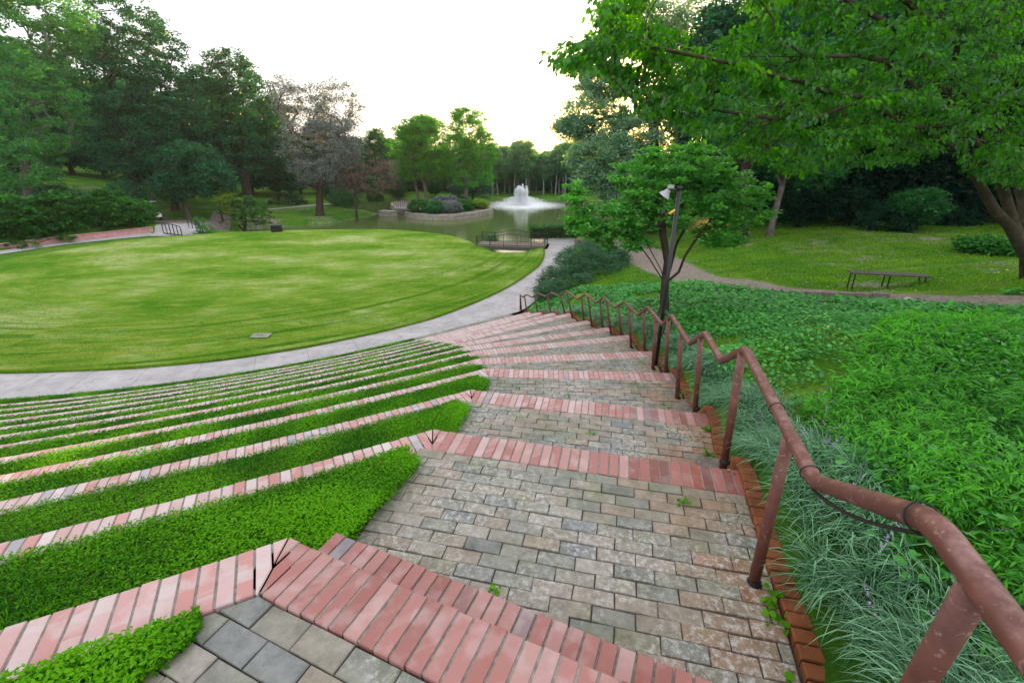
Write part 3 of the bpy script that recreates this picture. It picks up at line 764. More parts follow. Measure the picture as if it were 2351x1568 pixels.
# ------------------------------------------------------------------ handrail
cc = lambda a, b: (918.5 + .3514 * a, 612.3 + .3514 * b)
RH = .88
rail_nodes = [np.array([.50, -.55, L(12) + RH]), np.array([.89, .74, L(12) + RH])]
peaks = {12: rail_nodes[1]}
seq = [('d', 11, (1870, 1105)), ('p', 11, (1712, 802)), ('d', 10, (1656, 829)), ('p', 10, (1620, 765)), ('d', 9, (1583, 789)), ('p', 9, cc(1775, 320)), ('d', 8, cc(1715, 380)), ('p', 8, cc(1620, 265)), ('d', 7, cc(1555, 315)), ('p', 7, cc(1465, 230)), ('d', 6, cc(1405, 268)), ('p', 6, cc(1330, 200)), ('d', 5, cc(1285, 235)), ('p', 5, cc(1212, 180)), ('d', 4, cc(1163, 213)), ('p', 4, cc(1085, 160)), ('d', 3, cc(1040, 195)), ('p', 3, cc(990, 170)), ('d', 2, cc(950, 195)), ('p', 2, cc(903, 175)), ('d', 1, cc(862, 200)), ('p', 1, cc(828, 182)), ('d', 0, cc(800, 200)), ('p', 0, cc(785, 182))]
for typ, k, p in seq:
    q = at_z(*p, L(k) + RH); rail_nodes.append(q)
    if typ == 'p': peaks[k] = q
rail = thing('handrail', 'rusty red-brown pipe handrail zigzagging down beside the brick stairway', 'handrail', (1.2, 1.6, L(11)))
mb = MB(); mb.tube(fillet(rail_nodes, .06, 6), .0285, 16); mb.build('top_rail', 'rail_paint', rail, smooth=True)
def rail_z(x, y):
    best = (9, 0)
    for a, b in zip(rail_nodes[:-1], rail_nodes[1:]):
        d = b[:2] - a[:2]; t = max(0, min(1, np.dot(np.array([x, y]) - a[:2], d) / np.dot(d, d)))
        q = a + (b - a) * t; dd = np.hypot(q[0] - x, q[1] - y)
        if dd < best[0]: best = (dd, q)
    return best[1]
posts = [(12, (.99, .72), (.83, .60)), (11, (1.22, 1.65), None), (11, (1.49, 2.62), None), (10, (1.87, 4.0), None), (9, (2.04, 4.9), None), (9, (2.14, 5.67), None), (8, (2.25, 6.52), None), (8, (2.33, 7.28), None), (7, (2.39, 8.3), None), (7, (2.36, 9.05), None), (6, (2.38, 10.0), None), (6, (2.27, 10.6), None), (5, (2.2, 11.6), None), (5, (2.05, 12.15), None), (4, (1.92, 13.4), None), (4, (1.73, 13.96), None), (3, (1.38, 15.12), None), (2, (1.0, 16.34), None), (1, (.62, 17.5), None), (0, (.43, 18.75), None), (0, (.36, 18.98), None), (12, (.62, -.35), (.56, -.3))]
for k, (x, y), top in posts:
    q = rail_z(*(top or (x, y)))
    zb = L(k)
    mb = MB(); mb.tube([(x, y, zb - .15), tuple(q)], .026, 14); po = mb.build('post', 'rail_paint', rail, smooth=True)
    mb = MB(); mb.tube([(x, y, zb - .01), (x, y, zb + .006)], [.036, .035], 16); mb.tube([(x, y, zb + .006), (x, y, zb + .02)], [.033, .027], 14); mb.build('base_collar', 'dark_metal', po, smooth=False)
# cable tied under the rail
mb = MB()
A, B, Cn = rail_nodes[1], rail_nodes[2], rail_nodes[3]
cab = [A + (0, .0, -.032)]
for s in np.linspace(.05, .95, 12): cab.append(A + (B - A) * s + np.array([0, 0, -.036 - .035 * math.sin(math.pi * s)]))
cab.append(B + (.0, 0, -.034))
for s in np.linspace(.1, .5, 5): cab.append(B + (Cn - B) * s + np.array([.034, 0, -.012]))
mb.tube(cab, .006, 6)
for q, dr in ((A + (B - A) * .06, B - A), (B + (Cn - B) * .04, Cn - B), (B + (Cn - B) * .42, Cn - B)):
    d = unit(dr); a = unit(np.cross(d, [0, 0, 1])); b = np.cross(d, a)
    mb.tube([q + (a * math.cos(w) + b * math.sin(w)) * .0335 for w in np.linspace(0, 2 * math.pi, 21)], .0022, 5, cap=False)
o = mb.build('cable', 'cable_black', smooth=True); tag(o, 'thin black cable tied under the nearest slope of the rusty handrail', 'cable')

# ------------------------------------------------------------------ lamp pole
def lamp_pole():
    x, y = 2.33, 6.68; t = thing('floodlight_pole', 'slim black pole beside the handrail with a white floodlight near its top', 'lamp pole', (x, y, L(8)))
    zt = at_t(1560, 430, 6.37)[2]
    mb = MB(); mb.tube([(x, y, L(8) - .2), (x + .01, y, zt)], [.032, .028], 14); mb.tube([(x + .01, y, zt - .03), (x + .01, y, zt + .012)], .036, 14); mb.build('pole', 'pole_black', t, smooth=True)
    z = zt - .04
    mb = MB(); mb.tube([(x, y, z), (x - .07, y - .01, z + .005), (x - .12, y - .01, z - .01)], .012, 8); mb.build('bracket', 'dark_metal', t, smooth=True)
    # lamp head : white shade opening down to the left
    hd = MB(); c = np.array([x - .165, y - .02, z - .02]); ax = unit([-.45, .25, -.78]); a = unit(np.cross(ax, [0, 1, 0])); b = np.cross(ax, a)
    prof = [(-.045, .02), (-.04, .045), (.0, .055), (.012, .06), (.075, .105), (.08, .108), (.072, .098), (.02, .05)]
    rings = []; n = 20
    for s_, r_ in prof:
        rings += [c + ax * s_ * .78 + .78 * (a * math.cos(2 * math.pi * i / n) + b * math.sin(2 * math.pi * i / n)) * r_ for i in range(n)]
    fs = [(j * n + i, j * n + (i + 1) % n, (j + 1) * n + (i + 1) % n, (j + 1) * n + i) for j in range(len(prof) - 1) for i in range(n)]
    fs += [tuple(range(n - 1, -1, -1)), tuple((len(prof) - 1) * n + i for i in range(n))]
    hd.add(rings, fs); h = hd.build('floodlight_head', 'lamp_grey', t, smooth=False)
    mb = MB(); mb.box(c - ax * .07 + np.array([.0, 0, .012]), (.07, .05, .045), .3); mb.build('driver_box', 'lamp_grey', t)
    mb = MB(); mb.tube([(x - .03, y - .03, z - .26), (x - .11, y - .05, z - .315)], [.014, .02], 10); mb.build('yellow_connector', 'yellow_plastic', t, smooth=True)
    mb = MB(); mb.tube([(x - .185, y - .04, z - .27), (x - .185, y - .04, z - .34)], [.02, .024], 10); mb.tube([(x - .17, y - .03, z - .1), (x - .18, y - .04, z - .2), (x - .185, y - .04, z - .27)], .004, 5); mb.build('sensor', 'dark_metal', t, smooth=True)
    mb = MB(); zc = at_t(1528, 745, 6.8)[2]
    for r_, ph in ((.13, 0), (.10, 1.5), (.155, .6)):
        mb.tube([(x + .03 + math.cos(w) * r_ * .5 + (.04 if ph else -.05), y - .06 + .02 * math.sin(w + ph), zc - .1 + math.sin(w) * r_ * 1.5) for w in np.linspace(0, 2 * math.pi, 19)], .005, 5, cap=False)
    mb.build('cable_loop', 'cable_black', t, smooth=True)
lamp_pole()

# ------------------------------------------------------------------ bench, timber edging
def bench():
    A = np.array([10.15, 13.3]); B = np.array([11.95, 12.85]); d = unit(B - A); nrm = np.array([-d[1], d[0]]); z0 = 2.61; ln = np.linalg.norm(B - A)
    A = A + nrm * .05
    t = thing('park_bench', 'backless weathered wooden bench on thin black metal legs standing in the grass', 'bench', (*((A + B) / 2), z0))
    rz = math.atan2(d[1], d[0]); mid = (A + B) / 2; top = z0 + .46
    mb = MB()
    for i in range(3):
        c = mid + nrm * (-.13 + .13 * i); mb.box((c[0], c[1], top), (ln + .16, .118, .038), rz)
    mb.build('seat', 'dark_wood', t)
    for i, s in enumerate((.02, .5, .98)):
        for sd in (-1, 1):
            p = A + d * ln * s + nrm * sd * .15 + d * .0
            g = float(H([p[0]], [p[1]])[0])
            mb = MB(); mb.tube([(p[0], p[1], top - .02), (p[0] + d[0] * .01, p[1] + d[1] * .01, g - .05)], .019, 6); mb.build('leg', 'pole_black', t)
        p = A + d * ln * s; mb = MB(); mb.box((p[0], p[1], top - .035), (.03, .33, .03), rz); mb.build('crossbar', 'pole_black', t)
bench()
def timber():
    a = at_z(1775, 678, 2.6); b = at_z(2042, 676, 2.85); mb = MB(); n = 8
    L0 = np.linspace(0, 1, n); ps = [a + (b - a) * s for s in L0]
    for p, q in zip(ps[:-1], ps[1:]):
        m = (p + q) / 2; g = float(H([m[0]], [m[1]])[0]); d = q - p
        mb.box((m[0], m[1], g + .05), (np.hypot(d[0], d[1]) - .01, .12, .14), math.atan2(d[1], d[0]))
    o = mb.build('timber_edging', 'old_wood'); tag(o, 'weathered timber edging laid along the dirt path in front of the bench', 'timber edging')
timber()
def rock(name, c, r, label, seed=1):
    import bmesh
    bm = bmesh.new(); bmesh.ops.create_icosphere(bm, subdivisions=3, radius=1)
    for v in bm.verts:
        f = 1 + .35 * mn.noise(v.co * 1.6 + Vector((seed * 9, 0, 0))) + .1 * mn.noise(v.co * 5)
        v.co = Vector((v.co.x * r[0] * f + c[0], v.co.y * r[1] * f + c[1], v.co.z * r[2] * f + c[2]))
    me = bpy.data.meshes.new(name); bm.to_mesh(me); bm.free()
    o = link(name, me, 'stone_grey'); return tag(o, label, 'rock')
q = at_z(2085, 702, 2.95); g = float(H([q[0]], [q[1]])[0]); rock('rock', (q[0], q[1], g + .06), (.17, .13, .12), 'small grey rock on the dirt path below the bench')

# ------------------------------------------------------------------ footbridge over the creek mouth
def bridge():
    A, B = np.array(BR_A), np.array(BR_B); d = unit(B - A); n = np.array([-d[1], d[0]]); ln = np.linalg.norm(B - A); wd = 1.75
    t = thing('footbridge', 'short plank footbridge with thin black arched railings beside the pond', 'bridge', (*((A + B) / 2), 0)); z = .06
    mb = MB(); npk = int(ln / .14)
    for i in range(npk):
        c = A + d * (i + .5) * ln / npk + n * wd / 2
        mb.box((c[0], c[1], z + random.uniform(-.004, .004)), (ln / npk - .012, wd, .05), math.atan2(d[1], d[0]))
    mb.build('deck', 'old_wood', t)
    for s in (.04, wd - .04):
        c = (A + B) / 2 + n * s; mb = MB(); mb.box((c[0], c[1], z - .15), (ln - .1, .09, .24), math.atan2(d[1], d[0])); mb.build('beam', 'dark_wood', t)
    for side, s in (('near', .02), ('far', wd - .02)):
        r = MB(); hgt = lambda x: .70 + .22 * smooth01(1 - abs(x - .53) / .3)
        P = lambda x, h: (*(A + d * ln * x + n * s), z + h)
        fr = bpy.data.objects
        r.tube([P(x, float(hgt(x))) for x in np.linspace(0, 1, 31)], .023, 6); r.tube([P(x, .07) for x in np.linspace(0, 1, 3)], .02, 6)
        rl = r.build('railing', 'dark_metal', t, smooth=True)
        pp = MB()
        for x in np.linspace(0, 1, 6): pp = MB(); pp.tube([P(x, -.12), P(x, float(hgt(x)))], .025, 6); pp.build('post', 'dark_metal', rl)
        bb = MB()
        for x in np.linspace(.01, .99, 44): bb.tube([P(x, .07), P(x, float(hgt(x)))], .010, 4, cap=False)
        bb.build('balusters', 'dark_metal', rl)
    for e in (A, B):
        c = e + n * wd / 2; mb = MB(); mb.box((c[0], c[1], -.55), (.35, wd + .3, 1.1), math.atan2(d[1], d[0])); mb.build('abutment', 'island_stone', t)
bridge()
# far plank bridge and stone work
def far_bridge():
    a, b = at_z(905, 479, -.35), at_z(946, 481, -.35); d = b - a; ln = np.hypot(*d[:2]); rz = math.atan2(d[1], d[0]); m = (a + b) / 2
    t = thing('footbridge', 'small pale plank bridge leading onto the walled island', 'bridge', tuple(m))
    mb = MB(); mb.box((m[0], m[1] + .6, -.32), (ln, 1.4, .16), rz); mb.build('deck', 'concrete', t)
    for s, lab in ((0, 'near'), (1.25, 'far')):  # two railings
        mb = MB(); n = 9
        for i in range(n):
            p = a + d * i / (n - 1); mb.tube([(p[0], p[1] + s, -.25), (p[0], p[1] + s, .6)], .022, 4)
        mb.tube([(a[0], a[1] + s, .6), (b[0], b[1] + s, .6)], .025, 4); mb.build('railing', 'dark_metal', t)
    p = at_z(891, 483, -.4); mb = MB(); mb.box((p[0] - .3, p[1] + .9, -.95), (2.2, 1.0, .8), rz - .1); o = mb.build('stone_abutment', 'island_stone'); tag(o, 'low stacked stone abutment at the left end of the plank bridge', 'stone wall')
    p = at_z(893, 474, .0); q = at_z(872, 473, 0)
    t = thing('stone_bench_wall', 'short reddish stone wall with a pale cap on the grassy left bank', 'stone wall', tuple(p))
    g = float(H([p[0]], [p[1]])[0])
    mb = MB(); mb.box((p[0], p[1], g + .2), (2.9, .5, .6), 0); mb.build('wall', 'red_stone', t)
    mb = MB(); mb.box((p[0], p[1], g + .55), (3.1, .62, .09), 0); mb.build('cap', 'concrete', t)
far_bridge()

# island wall
def island():
    P = resample(ISLAND, .35, True); n = len(P)
    cen = P.mean(0); rows = []
    prof = [(.0, -2.0), (.0, -.66), (.0, -.62), (-.42, -.60), (-.42, -1.0)]
    for off, z in prof:
        d = P - cen; d /= np.linalg.norm(d, axis=1)[:, None]; q = P + d * off
        rows.append(np.c_[q, np.full(n, z) + (0.015 * np.sin(np.arange(n) * 1.7) if z > -.7 else 0)])
    V = np.vstack(rows); I = np.arange(len(prof) * n).reshape(len(prof), n); J = np.roll(I, -1, 1)
    Fq = np.stack([I[:-1], J[:-1], J[1:], I[1:]], -1).reshape(-1, 4)
    o = link('island_wall', np_mesh('island_wall', V, Fq), 'island_stone'); tag(o, 'curved pale stacked stone wall holding the island in the pond', 'stone wall')
island()

# left brick wall along the far path
def far_wall():
    P = resample(WALL, .5); t = thing('brick_garden_wall', 'long low pink brick garden wall along the far path', 'brick wall', (*WALL[3], 0))
    n = len(P); T = np.gradient(P, axis=0); T /= np.linalg.norm(T, axis=1)[:, None]; N = np.stack([-T[:, 1], T[:, 0]], 1)
    hgt = .40
    def ring(off0, off1, z0, z1):
        A, B = P + N * off0, P + N * off1
        V = np.vstack([np.c_[A, np.full(n, z0)], np.c_[A, np.full(n, z1)], np.c_[B, np.full(n, z1)], np.c_[B, np.full(n, z0)]])
        I = np.arange(4 * n).reshape(4, n); Fq = np.stack([I[:-1, :-1], I[:-1, 1:], I[1:, 1:], I[1:, :-1]], -1).reshape(-1, 4)
        e = np.array([(0, n, 2 * n, 3 * n), (n - 1, 4 * n - 1, 3 * n - 1, 2 * n - 1)])
        return V, np.vstack([Fq, e])
    V, Fq = ring(0, .3, -.3, hgt); link('wall', np_mesh('wall', V, Fq), 'pink_brick_wall', t)
    V, Fq = ring(-.04, .34, hgt, hgt + .05); link('coping', np_mesh('coping', V, Fq), 'pink_brick_wall', t)
far_wall()

# small footbridge and steps at the end of the far path
def left_corner():
    z = .0
    a, b = at_z(377, 538, 0), at_z(419, 543, 0); d = (b - a)[:2]; ln = np.hypot(*d); u = d / ln
    up = at_z(440, 524, 0)[:2] - a[:2]
    t = thing('footbridge', 'little concrete footbridge with black panel railings at the end of the brick wall', 'bridge', tuple((a + b) / 2))
    P = [a[:2], b[:2], at_z(462, 533, 0)[:2], at_z(432, 521, 0)[:2]]
    if area(P) < 0: P = P[::-1]
    mb = MB(); mb.prism(P, -.35, .06, bev=.01); mb.build('deck', 'concrete', t)
    for pa, pb, npx in ((a, b, 6), (at_z(436, 529, 0), at_z(462, 536, 0), 4)):
        mb = MB()
        for i in range(npx):
            p = pa + (pb - pa) * i / (npx - 1); h = .78 + .12 * math.sin(math.pi * i / (npx - 1)); mb.tube([(p[0], p[1], 0), (p[0], p[1], h)], .035, 5)
        mb.tube([tuple(pa + (pb - pa) * s + np.array([0, 0, .78 + .12 * math.sin(math.pi * s)])) for s in np.linspace(0, 1, 7)], .035, 5)
        mb.tube([tuple(pa + (0, 0, .1)), tuple(pb + (0, 0, .1))], .03, 5); mb.build('railing', 'dark_metal', t)
    # steps
    st = thing('brick_steps', 'three shallow brick steps rising from the far path to the cart track', 'steps', tuple(at_z(375, 528, 0)))
    for i, (py, zz) in enumerate(((531, .02), (524, .16), (518, .30))):
        p, q = at_z(353, py + 1, zz), at_z(397, py, zz); mb = MB(); m = (p + q) / 2; dd = q - p
        mb.box((m[0], m[1] + .8, zz - .1), (np.hypot(dd[0], dd[1]), 1.7, .22), math.atan2(dd[1], dd[0])); mb.build('step', 'pink_brick_wall', st)
    strip_sheet('cart_path', [tuple(at_z(*p, .25)[:2]) for p in [(330, 514), (400, 512), (440, 516), (475, 520), (500, 512), (535, 492)]], [tuple(at_z(*p, .3)[:2]) for p in [(330, 500), (400, 500), (440, 499), (475, 499), (500, 495), (520, 487)]], .04, 'dirt_track', 60, drape=True)
    strip_sheet('plaza_path', [tuple(at_z(*p, 0)[:2]) for p in [(345, 543), (400, 543), (440, 543), (470, 541)]], [tuple(at_z(*p, 0)[:2]) for p in [(358, 531), (405, 520), (440, 515), (480, 517)]], .045, 'path_paving', 40, drape=True)
    strip_sheet('upper_path', [tuple(at_z(*p, .5)[:2]) for p in [(470, 500), (482, 490), (490, 480)]], [tuple(at_z(*p, .5)[:2]) for p in [(508, 500), (506, 490), (503, 481)]], .03, 'dirt_track', 30, drape=True)
    strip_sheet('bank_path', [tuple(at_z(*p, .0)[:2]) for p in [(615, 480), (680, 473), (760, 465), (860, 463), (905, 477)]], [tuple(at_z(*p, .0)[:2]) for p in [(615, 478), (680, 471), (760, 463), (865, 461), (920, 476)]], .05, 'path_paving', 60, drape=True)
left_corner()

# golf cart
def cart():
    p = at_z(345, 503, .3); x, y = p[0], p[1]; g = float(H([x], [y])[0]) + .05
    t = thing('golf_cart', 'white golf cart half hidden behind the shrubs on the cart track', 'golf cart', (x, y, g))
    rz = -.5
    def loc(dx, dy, dz): return (x + dx * math.cos(rz) - dy * math.sin(rz), y + dx * math.sin(rz) + dy * math.cos(rz), g + dz)
    body = MB(); prof = [(-1.1, .32), (-1.1, .75), (-.55, .8), (-.5, .55), (.25, .5), (.45, .85), (.75, .9), (1.15, .68), (1.2, .35)]
    n = len(prof); vs = [loc(a, -.55, b) for a, b in prof] + [loc(a, .55, b) for a, b in prof]
    body.add(vs, [tuple(range(n)), tuple(range(2 * n - 1, n - 1, -1))] + [(i, (i + 1) % n, (i + 1) % n + n, i + n) for i in range(n)]); body.build('body', 'white_paint', t)
    t.scale = (1, 1, 1)
    mb = MB(); mb.box(loc(-.1, 0, 1.78), (1.7, 1.2, .07), rz); mb.build('roof', 'white_paint', t)
    for a in (-.8, .55):
        for b in (-.5, .5):
            mb = MB(); mb.tube([loc(a + (.2 if a > 0 else 0), b, .8), loc(a, b, 1.76)], .022, 6); mb.build('roof_strut', 'dark_metal', t)
    mb = MB(); mb.box(loc(-.35, 0, .82), (.55, 1.0, .14), rz); mb.box(loc(-.62, 0, 1.08), (.12, 1.0, .42), rz); mb.build('seat', 'rubber', t)
    for a in (-.78, .78):
        for b in (-.52, .52):
            mb = MB(); mb.tube([loc(a, b - .09, .23), loc(a, b + .09, .23)], .23, 16); w = mb.build('wheel', 'rubber', t)
            mb = MB(); mb.tube([loc(a, b - .1, .23), loc(a, b + .1, .23)], .11, 12); mb.build('hub', 'white_paint', w)
cart()
# dark box on the lawn rim
p = at_z(640, 531, .05); t = thing('utility_box', 'small black ventilated box standing at the far rim of the lawn', 'utility box', (p[0], p[1] - .3, 0))
mb = MB(); mb.box((p[0], p[1] - .3, .3), (.78, .5, .5), .15); mb.build('housing', 'rubber', t)
mb = MB(); mb.box((p[0], p[1] - .3, .57), (.84, .56, .04), .15); mb.build('lid', 'dark_metal', t)
# drain grate
p = at_z(600, 773, .07); t = thing('drain_grate', 'flat metal drain grate set in the lawn near the path', 'drain grate', (p[0], p[1], .1))
mb = MB(); 
for s in (-.5, .5): mb.box((p[0], p[1] + s * .34, .125), (.62, .03, .03))
for s in (-.5, .5): mb.box((p[0] + s * .6, p[1], .125), (.03, .34, .03))
mb.build('frame', 'stone_grey', t)
mb = MB()
for i in range(9): mb.box((p[0] - .27 + i * .068, p[1], .125), (.026, .32, .025))
mb.build('bars', 'stone_grey', t)
mb = MB(); mb.box((p[0], p[1], .112), (.58, .32, .006)); mb.build('pit', 'rubber', t)

# building behind the trees at far left
def house():
    p = at_t(-60, 400, 76); x, y = p[0], p[1]; g = 4.0
    t = thing('brick_house', 'dark red brick house with white trim glimpsed through the leftmost trees', 'house', (x, y, g))
    mb = MB(); mb.box((x, y + 5, g + 1.8), (16, 9, 5.5), .2); mb.build('wall', 'house_brick', t)
    mb = MB(); mb.box((x, y + 5, g + 4.75), (16.6, 9.6, .4), .2); mb.build('cornice', 'white_paint', t)
    mb = MB(); c, s_ = math.cos(.2), math.sin(.2); vs = []
    for dx, dy, dz in ((-8.4, -4.9, 4.95), (8.4, -4.9, 4.95), (8.4, 4.9, 4.95), (-8.4, 4.9, 4.95), (-6, 0, 7.6), (6, 0, 7.6)):
        vs.append((x + dx * c - dy * s_, y + 5 + dx * s_ + dy * c, g + dz))
    mb.add(vs, [(0, 1, 5, 4), (2, 3, 4, 5), (1, 2, 5), (3, 0, 4)]); mb.build('roof', 'stone_grey', t)
    for i in range(4):
        dx, dy = -5 + i * 3.4, -4.52
        w = MB(); w.box((x + dx * c - dy * s_, y + 5 + dx * s_ + dy * c, g + 2.6), (1.2, .12, 1.7), .2); wo = w.build('window', 'white_paint', t)
        w = MB(); dy = -4.6; w.box((x + dx * c - dy * s_, y + 5 + dx * s_ + dy * c, g + 2.6), (1.0, .06, 1.5), .2); w.build('pane', 'pole_black', wo)
house()
# ================================================================== vegetation
def rand_rot(n, tilt=1.0, rs=rng, up=None):
    """rotation matrices: x axis random azimuth, normal tilted from +z by up to `tilt` (std, rad)"""
    az = rs.uniform(0, 2 * np.pi, n); ti = np.abs(rs.normal(0, tilt, n)); ta = rs.uniform(0, 2 * np.pi, n)
    nz = np.stack([np.sin(ti) * np.cos(ta), np.sin(ti) * np.sin(ta), np.cos(ti)], 1)
    x = np.stack([np.cos(az), np.sin(az), np.zeros(n)], 1)
    x = x - nz * (x * nz).sum(1)[:, None]; x /= np.linalg.norm(x, axis=1)[:, None] + 1e-9
    y = np.cross(nz, x); return np.stack([x, y, nz], 2)
LEAF_Q = (np.array([(0, 0, 0), (.5, -.28, .05), (1, 0, -.08), (.5, .28, .05)]), np.array([(0, 1, 2, 3)]))
LEAF_F = (np.array([(0, 0, 0), (.22, -.24, .05), (.62, -.27, .04), (1, 0, -.16), (.62, .27, .04), (.22, .24, .05), (.3, 0, -.0), (.68, 0, -.04)]),
          np.array([(0, 1, 6, 0), (0, 6, 5, 0), (1, 2, 7, 6), (6, 7, 4, 5), (2, 3, 7, 2), (7, 3, 4, 7)]))
LEAF_F = (LEAF_F[0], np.array([(0, 1, 6), (0, 6, 5), (1, 2, 7), (1, 7, 6), (6, 7, 4), (6, 4, 5), (2, 3, 7), (7, 3, 4)]))
NEEDLE = (np.array([(0, -.05, 0), (0, .05, 0), (1, 0, 0), (.5, .09, .02), (.5, -.09, .02)]), np.array([(0, 4, 3, 1), (4, 2, 3, 4)]))
NEEDLE = (np.array([(0, 0, 0), (.45, -.07, .03), (1, 0, 0), (.45, .07, .03)]), np.array([(0, 1, 2, 3)]))
def scatter(tmpl, pos, Rm, size, tint, offset=None):
    T, Ft = tmpl; n = len(pos); nv = len(T)
    size = np.broadcast_to(np.asarray(size, float), (n,)) if np.ndim(size) < 2 else size
    if np.ndim(size) == 1: V = np.einsum('nij,vj->nvi', Rm, T) * size[:, None, None]
    else: V = np.einsum('nij,nvj->nvi', Rm, T[None] * size[:, None, :])
    V = V + pos[:, None, :]
    Fq = (Ft[None] + (np.arange(n) * nv)[:, None, None]).reshape(-1, Ft.shape[1])
    return V.reshape(-1, 3), Fq, np.repeat(tint, len(Ft))

def grow(trunk, attract, seg=.9, rs=rng, sag=.12, bias=.35, stems=None):
    pos = [np.array(p, float) for p in trunk]; par = [-1] + list(range(len(trunk) - 1)); nt0 = len(trunk)
    for st in (stems or []):
        for i, q in enumerate(st): par.append(nt0 - 1 if i == 0 else len(pos) - 1); pos.append(np.array(q, float))
    A = np.array(attract); top = pos[-1]
    A = A[np.argsort(np.linalg.norm(A - top, axis=1) + rs.uniform(0, .8, len(A)))]
    P = np.empty((len(A) * 12 + 60, 3)); n = len(pos); P[:n] = pos; tips = []
    dirs = np.zeros_like(P); 
    for i in range(1, n): dirs[i] = unit(P[i] - P[par[i]])
    dirs[0] = dirs[1]
    lo = max(1, int(n * .45)) if not stems else nt0 + 1
    for a in A:
        v = a - P[lo:n]; d = np.linalg.norm(v, axis=1) + 1e-6
        al = (v * dirs[lo:n]).sum(1) / d
        j = int(np.argmin(d * (1 + bias * (1 - al)))) + lo
        dist = np.linalg.norm(a - P[j]); m = max(1, min(9, int(round(dist / seg))))
        s0 = P[j].copy(); ctrl = s0 + dirs[j] * dist * .35 + np.array([0, 0, dist * sag])
        prev = j
        for q in range(1, m + 1):
            t = q / m; p = (1 - t) ** 2 * s0 + 2 * t * (1 - t) * ctrl + t * t * a
            if q < m: p = p + rs.normal(0, .04 * seg, 3)
            if n >= len(P): break
            P[n] = p; par.append(prev); dirs[n] = unit(p - P[prev] + 1e-6); prev = n; n += 1
        tips.append(prev)
    return P[:n].copy(), np.array(par), np.array(tips), dirs[:n]
def branch_mesh(P, par, tips, rbase, rtip=.012, rmin_draw=0.0, power=2.2, sides=(9, 5, 3), cap=None):
    n = len(P); acc = np.zeros(n); ch = [[] for _ in range(n)]
    for i in range(n):
        if par[i] >= 0: ch[par[i]].append(i)
    for i in range(n - 1, -1, -1):
        if not ch[i]: acc[i] = rtip ** power
        if par[i] >= 0: acc[par[i]] += acc[i]
    r = acc ** (1 / power); s = (rbase - rtip) / max(r[0] - rtip, 1e-6); r = rtip + (r - rtip) * s
    if cap is not None: r[:len(cap)] = np.minimum(r[:len(cap)], cap); r[len(cap):] = np.minimum(r[len(cap):], .022)
    V = []; Fs = []; nv = 0
    starts = [0] + [c for i in range(n) for c in sorted(ch[i], key=lambda c: -r[c])[1:]]
    for st in starts:
        chain = [st]; 
        while ch[chain[-1]]: chain.append(max(ch[chain[-1]], key=lambda c: r[c]))
        if par[st] >= 0: chain = [par[st]] + chain
        if r[chain[min(1, len(chain) - 1)]] < rmin_draw or len(chain) < 2: continue
        rr = [r[c] for c in chain]
        if par[st] >= 0: rr[0] = min(rr[0], rr[1] * 1.25)
        k = sides[0] if rr[0] > .12 else (sides[1] if rr[0] > .03 else sides[2])
        pts = P[chain]; T = np.gradient(pts, axis=0); T /= np.linalg.norm(T, axis=1)[:, None] + 1e-9
        a = np.cross(T[0], [0.3, .2, 1.0]) if abs(T[0][2]) < .9 else np.cross(T[0], [1.0, 0, 0]); a /= np.linalg.norm(a)
        ang = np.linspace(0, 2 * np.pi, k, endpoint=False)
        for i in range(len(pts)):
            a = a - T[i] * np.dot(a, T[i]); a /= np.linalg.norm(a) + 1e-9; b = np.cross(T[i], a)
            flare = 1 + (.45 * math.exp(-i * 1.2) if st == 0 else 0)
            V.append(pts[i] + (np.cos(ang)[:, None] * a + np.sin(ang)[:, None] * b) * rr[i] * flare)
        I = np.arange(len(pts) * k).reshape(len(pts), k) + nv; J = np.roll(I, -1, 1)
        Fs.append(np.stack([I[:-1], J[:-1], J[1:], I[1:]], -1).reshape(-1, 4)); nv += len(pts) * k
    return np.vstack(V), np.vstack(Fs), r
def crown_points(ells, n, rs, shell=.55):
    """ells: list of (cx,cy,cz, rx,ry,rz, weight)"""
    w = np.array([e[6] for e in ells], float); w /= w.sum(); out = []
    for e, k in zip(ells, rs.multinomial(n, w)):
        v = rs.normal(size=(k, 3)); v /= np.linalg.norm(v, axis=1)[:, None]
        rad = shell + (1 - shell) * rs.uniform(0, 1, k) ** .6
        out.append(np.array(e[:3]) + v * rad[:, None] * np.array(e[3:6]))
    return np.vstack(out)
def leaves(centers, per, spread, size, mat, rs, tilt=.9, tmpl=LEAF_Q, flat=.55, droop=0, var=.45, elong=None):
    n = len(centers) * per; c = np.repeat(centers, per, 0)
    v = rs.normal(size=(n, 3)); v /= np.linalg.norm(v, axis=1)[:, None]; rad = rs.uniform(.15, 1, n) ** .55
    off = v * rad[:, None] * np.array([1, 1, flat]) * spread * np.repeat(rs.uniform(.6, 1.35, len(centers)), per)[:, None]
    p = c + off; p[:, 2] -= droop * np.hypot(off[:, 0], off[:, 1]) ** 2 / max(spread, .01)
    R = rand_rot(n, tilt, rs)
    ct = np.repeat(rs.uniform(0, 1, len(centers)), per)
    tint = np.clip(.5 * ct + .5 * rs.uniform(0, 1, n) + rs.normal(0, .05, n), 0, 1)
    sz = size * rs.uniform(1 - var, 1 + var, n)
    return scatter(tmpl, p, R, sz, tint)
